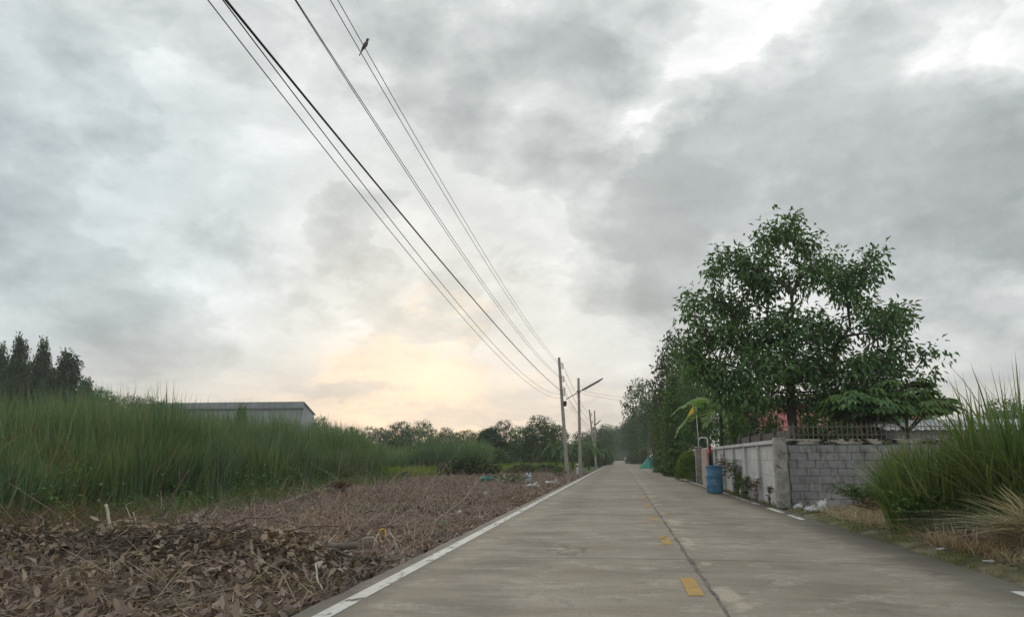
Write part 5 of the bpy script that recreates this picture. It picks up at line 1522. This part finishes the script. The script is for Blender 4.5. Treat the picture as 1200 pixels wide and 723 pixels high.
# weeds: leafy clumps
def weed(label, loc, h, rad, n, mat='weed', sd=0, L=.09):
    r = np.random.default_rng(sd)
    root = thing('weed_clump', label, 'weed', loc); mb = MB(); P_ = []; D_ = []
    for k in range(n):
        a = r.uniform(0, 6.3); l_ = rad * math.sqrt(r.random()); hh_ = h * r.uniform(.5, 1.0)
        e = np.array([l_ * math.cos(a), l_ * math.sin(a), hh_]); m_ = e * np.array([.4, .4, .6])
        mb.tube([(l_ * .2 * math.cos(a), l_ * .2 * math.sin(a), 0), m_, e], [.006, .005, .002], 3)
        for q in range(14):
            t_ = r.uniform(.2, 1); P_.append(m_ * (1 - t_) + e * t_ if t_ > .3 else m_ * t_ * 2); b = r.uniform(0, 6.3); D_.append((math.cos(b), math.sin(b), r.uniform(-.2, .8)))
    mb.build('stems', M[mat], root)
    V, F = leaf_quads(np.array(P_), np.array(D_), unit(np.array([[0, 0, 1.]]) + r.normal(0, .5, (len(P_), 3))), L * r.uniform(.6, 1.4, len(P_)), L * .45 * r.uniform(.7, 1.3, len(P_)))
    np_mesh('foliage', V, F, M[mat], root)
    return root
weed('tall green weeds at the wall just right of the blue drum', (4.30, 30.6, 0), 1.35, .42, 34, 'weed', 1, .12)
weed('green weeds at the wall foot midway between the drum and the corner', (4.26, 28.4, 0), .8, .42, 30, 'weed', 2, .1)
weed('brown withered weeds at the foot of the pale panels', (4.30, 26.3, 0), .75, .28, 16, 'weed_brown', 3, .09)
weed('reddish withered weed nearest the wall corner post', (4.30, 24.1, 0), .55, .16, 9, 'weed_brown', 4, .08)
weed('withered climber standing behind the blue drum', (4.22, 34.2, 0), 1.6, .3, 20, 'weed_brown', 5, .12)
for k, (px_, py_, h_, rd, lab) in enumerate(((352, 574, 1.3, .8, 'pale green weed clump in front of the reeds, left one of two'), (395, 570, .8, .7, 'low bright weed clump at the reed edge, right one of two'), (398, 581, .45, .5, 'low grey weed clump lying on the litter before the reeds'),
                                         (655, 560, .8, .6, 'small weed clump at the foot of the leaning power pole'), (600, 568, .5, 1.2, 'flat green weed patch on the far litter'))):
    p = G(px_, py_); weed(lab, (p[0], p[1], float(gz(p[0], p[1]))), h_, rd, 34, 'weed' if k != 2 else 'weed_brown', 20 + k, .12)

# ------------------------------------------------------------------ reeds at the right
def reed_clump(name, label, c, rx, ry, n, h, wd, mat, sd, lean, curve, cat='reeds', az=None, dens=.5):
    r = np.random.default_rng(sd); root = thing(name, label, cat, (c[0], c[1], 0))
    a = r.uniform(0, 2 * PI, n); q = r.random(n) ** dens
    xy = np.column_stack([np.cos(a) * q * rx, np.sin(a) * q * ry])
    z = gz(xy[:, 0] + c[0], xy[:, 1] + c[1]) - .03
    hh_ = h * r.uniform(.45, 1.0, n) * (1.08 - .3 * q)
    az_ = a + r.normal(0, .9, n) if az is None else az + r.normal(0, .55, n)
    blades('blades', np.column_stack([xy, z]), hh_, wd * r.uniform(.6, 1.4, n), mat, lean, curve, 6, az_, root, r)
    return root
reed_clump('reed_clump', 'dense dark green reed clump in front of the block wall end', (5.75, 15.6), .75, 1.5, 1500, 2.05, .040, 'grass_right', 1, .07, .35)
reed_clump('reed_clump', 'tall reed clump with spiky tips against the sky at the right', (6.7, 14.6), .9, 1.3, 420, 3.15, .042, 'grass_right', 2, .06, .2, dens=.6)
reed_clump('reed_clump', 'broad leafy reed clump in the middle of the right verge', (6.7, 14.3), .95, 1.3, 1700, 2.2, .042, 'grass_right', 7, .08, .4)
reed_clump('reed_clump', 'reed clump cut by the right edge, behind the dry straw', (7.6, 13.9), .9, 1.2, 1600, 2.5, .042, 'grass_right', 3, .10, .45)
reed_clump('reed_clump', 'low dark arching reeds just above the dry straw', (6.3, 12.7), .6, .45, 420, 1.1, .032, 'grass_right', 4, .3, .9)
reed_clump('straw_clump', 'dry tan straw arching down towards the road', (5.85, 12.0), .38, .40, 420, 1.15, .028, 'straw', 5, .35, 1.5, 'dry grass', PI * 1.04)
reed_clump('straw_clump', 'low flattened dry straw under the reeds nearer the wall', (5.35, 13.2), .5, 1.3, 420, .42, .016, 'straw', 6, .7, .9, 'dry grass')
weed('low tangled vine heap between the white bags and the reeds', (6.3, 21.3, 0), .75, 1.0, 150, 'weed', 31, .09)
weed('green leafy weeds at the foot of the reed clump beside the wall end', (5.35, 14.6, 0.1), .7, .8, 120, 'leaf_vine', 34, .1)
weed('withered brown tangle at the near end of the vine heap', (6.0, 19.2, 0.02), .45, .8, 70, 'weed_brown', 32, .08)
weed('leafy weed mound at the right among the reeds', (7.3, 13.2, 0.1), 1.9, .9, 120, 'leaf_vine', 33, .14)

# ------------------------------------------------------------------ evening air
hz = MB(); hz.box((0, 205, 17), (400, 520, 38))
m, N, out = new_mat('haze_air')
pvn = N.n('ShaderNodeVolumePrincipled'); pvn.inputs['Color'].default_value = (.92, .95, .95, 1); pvn.inputs['Density'].default_value = .0006
m.node_tree.links.new(pvn.outputs[0], out.inputs['Volume'])
tag(hz.build('haze', m), kind='stuff')
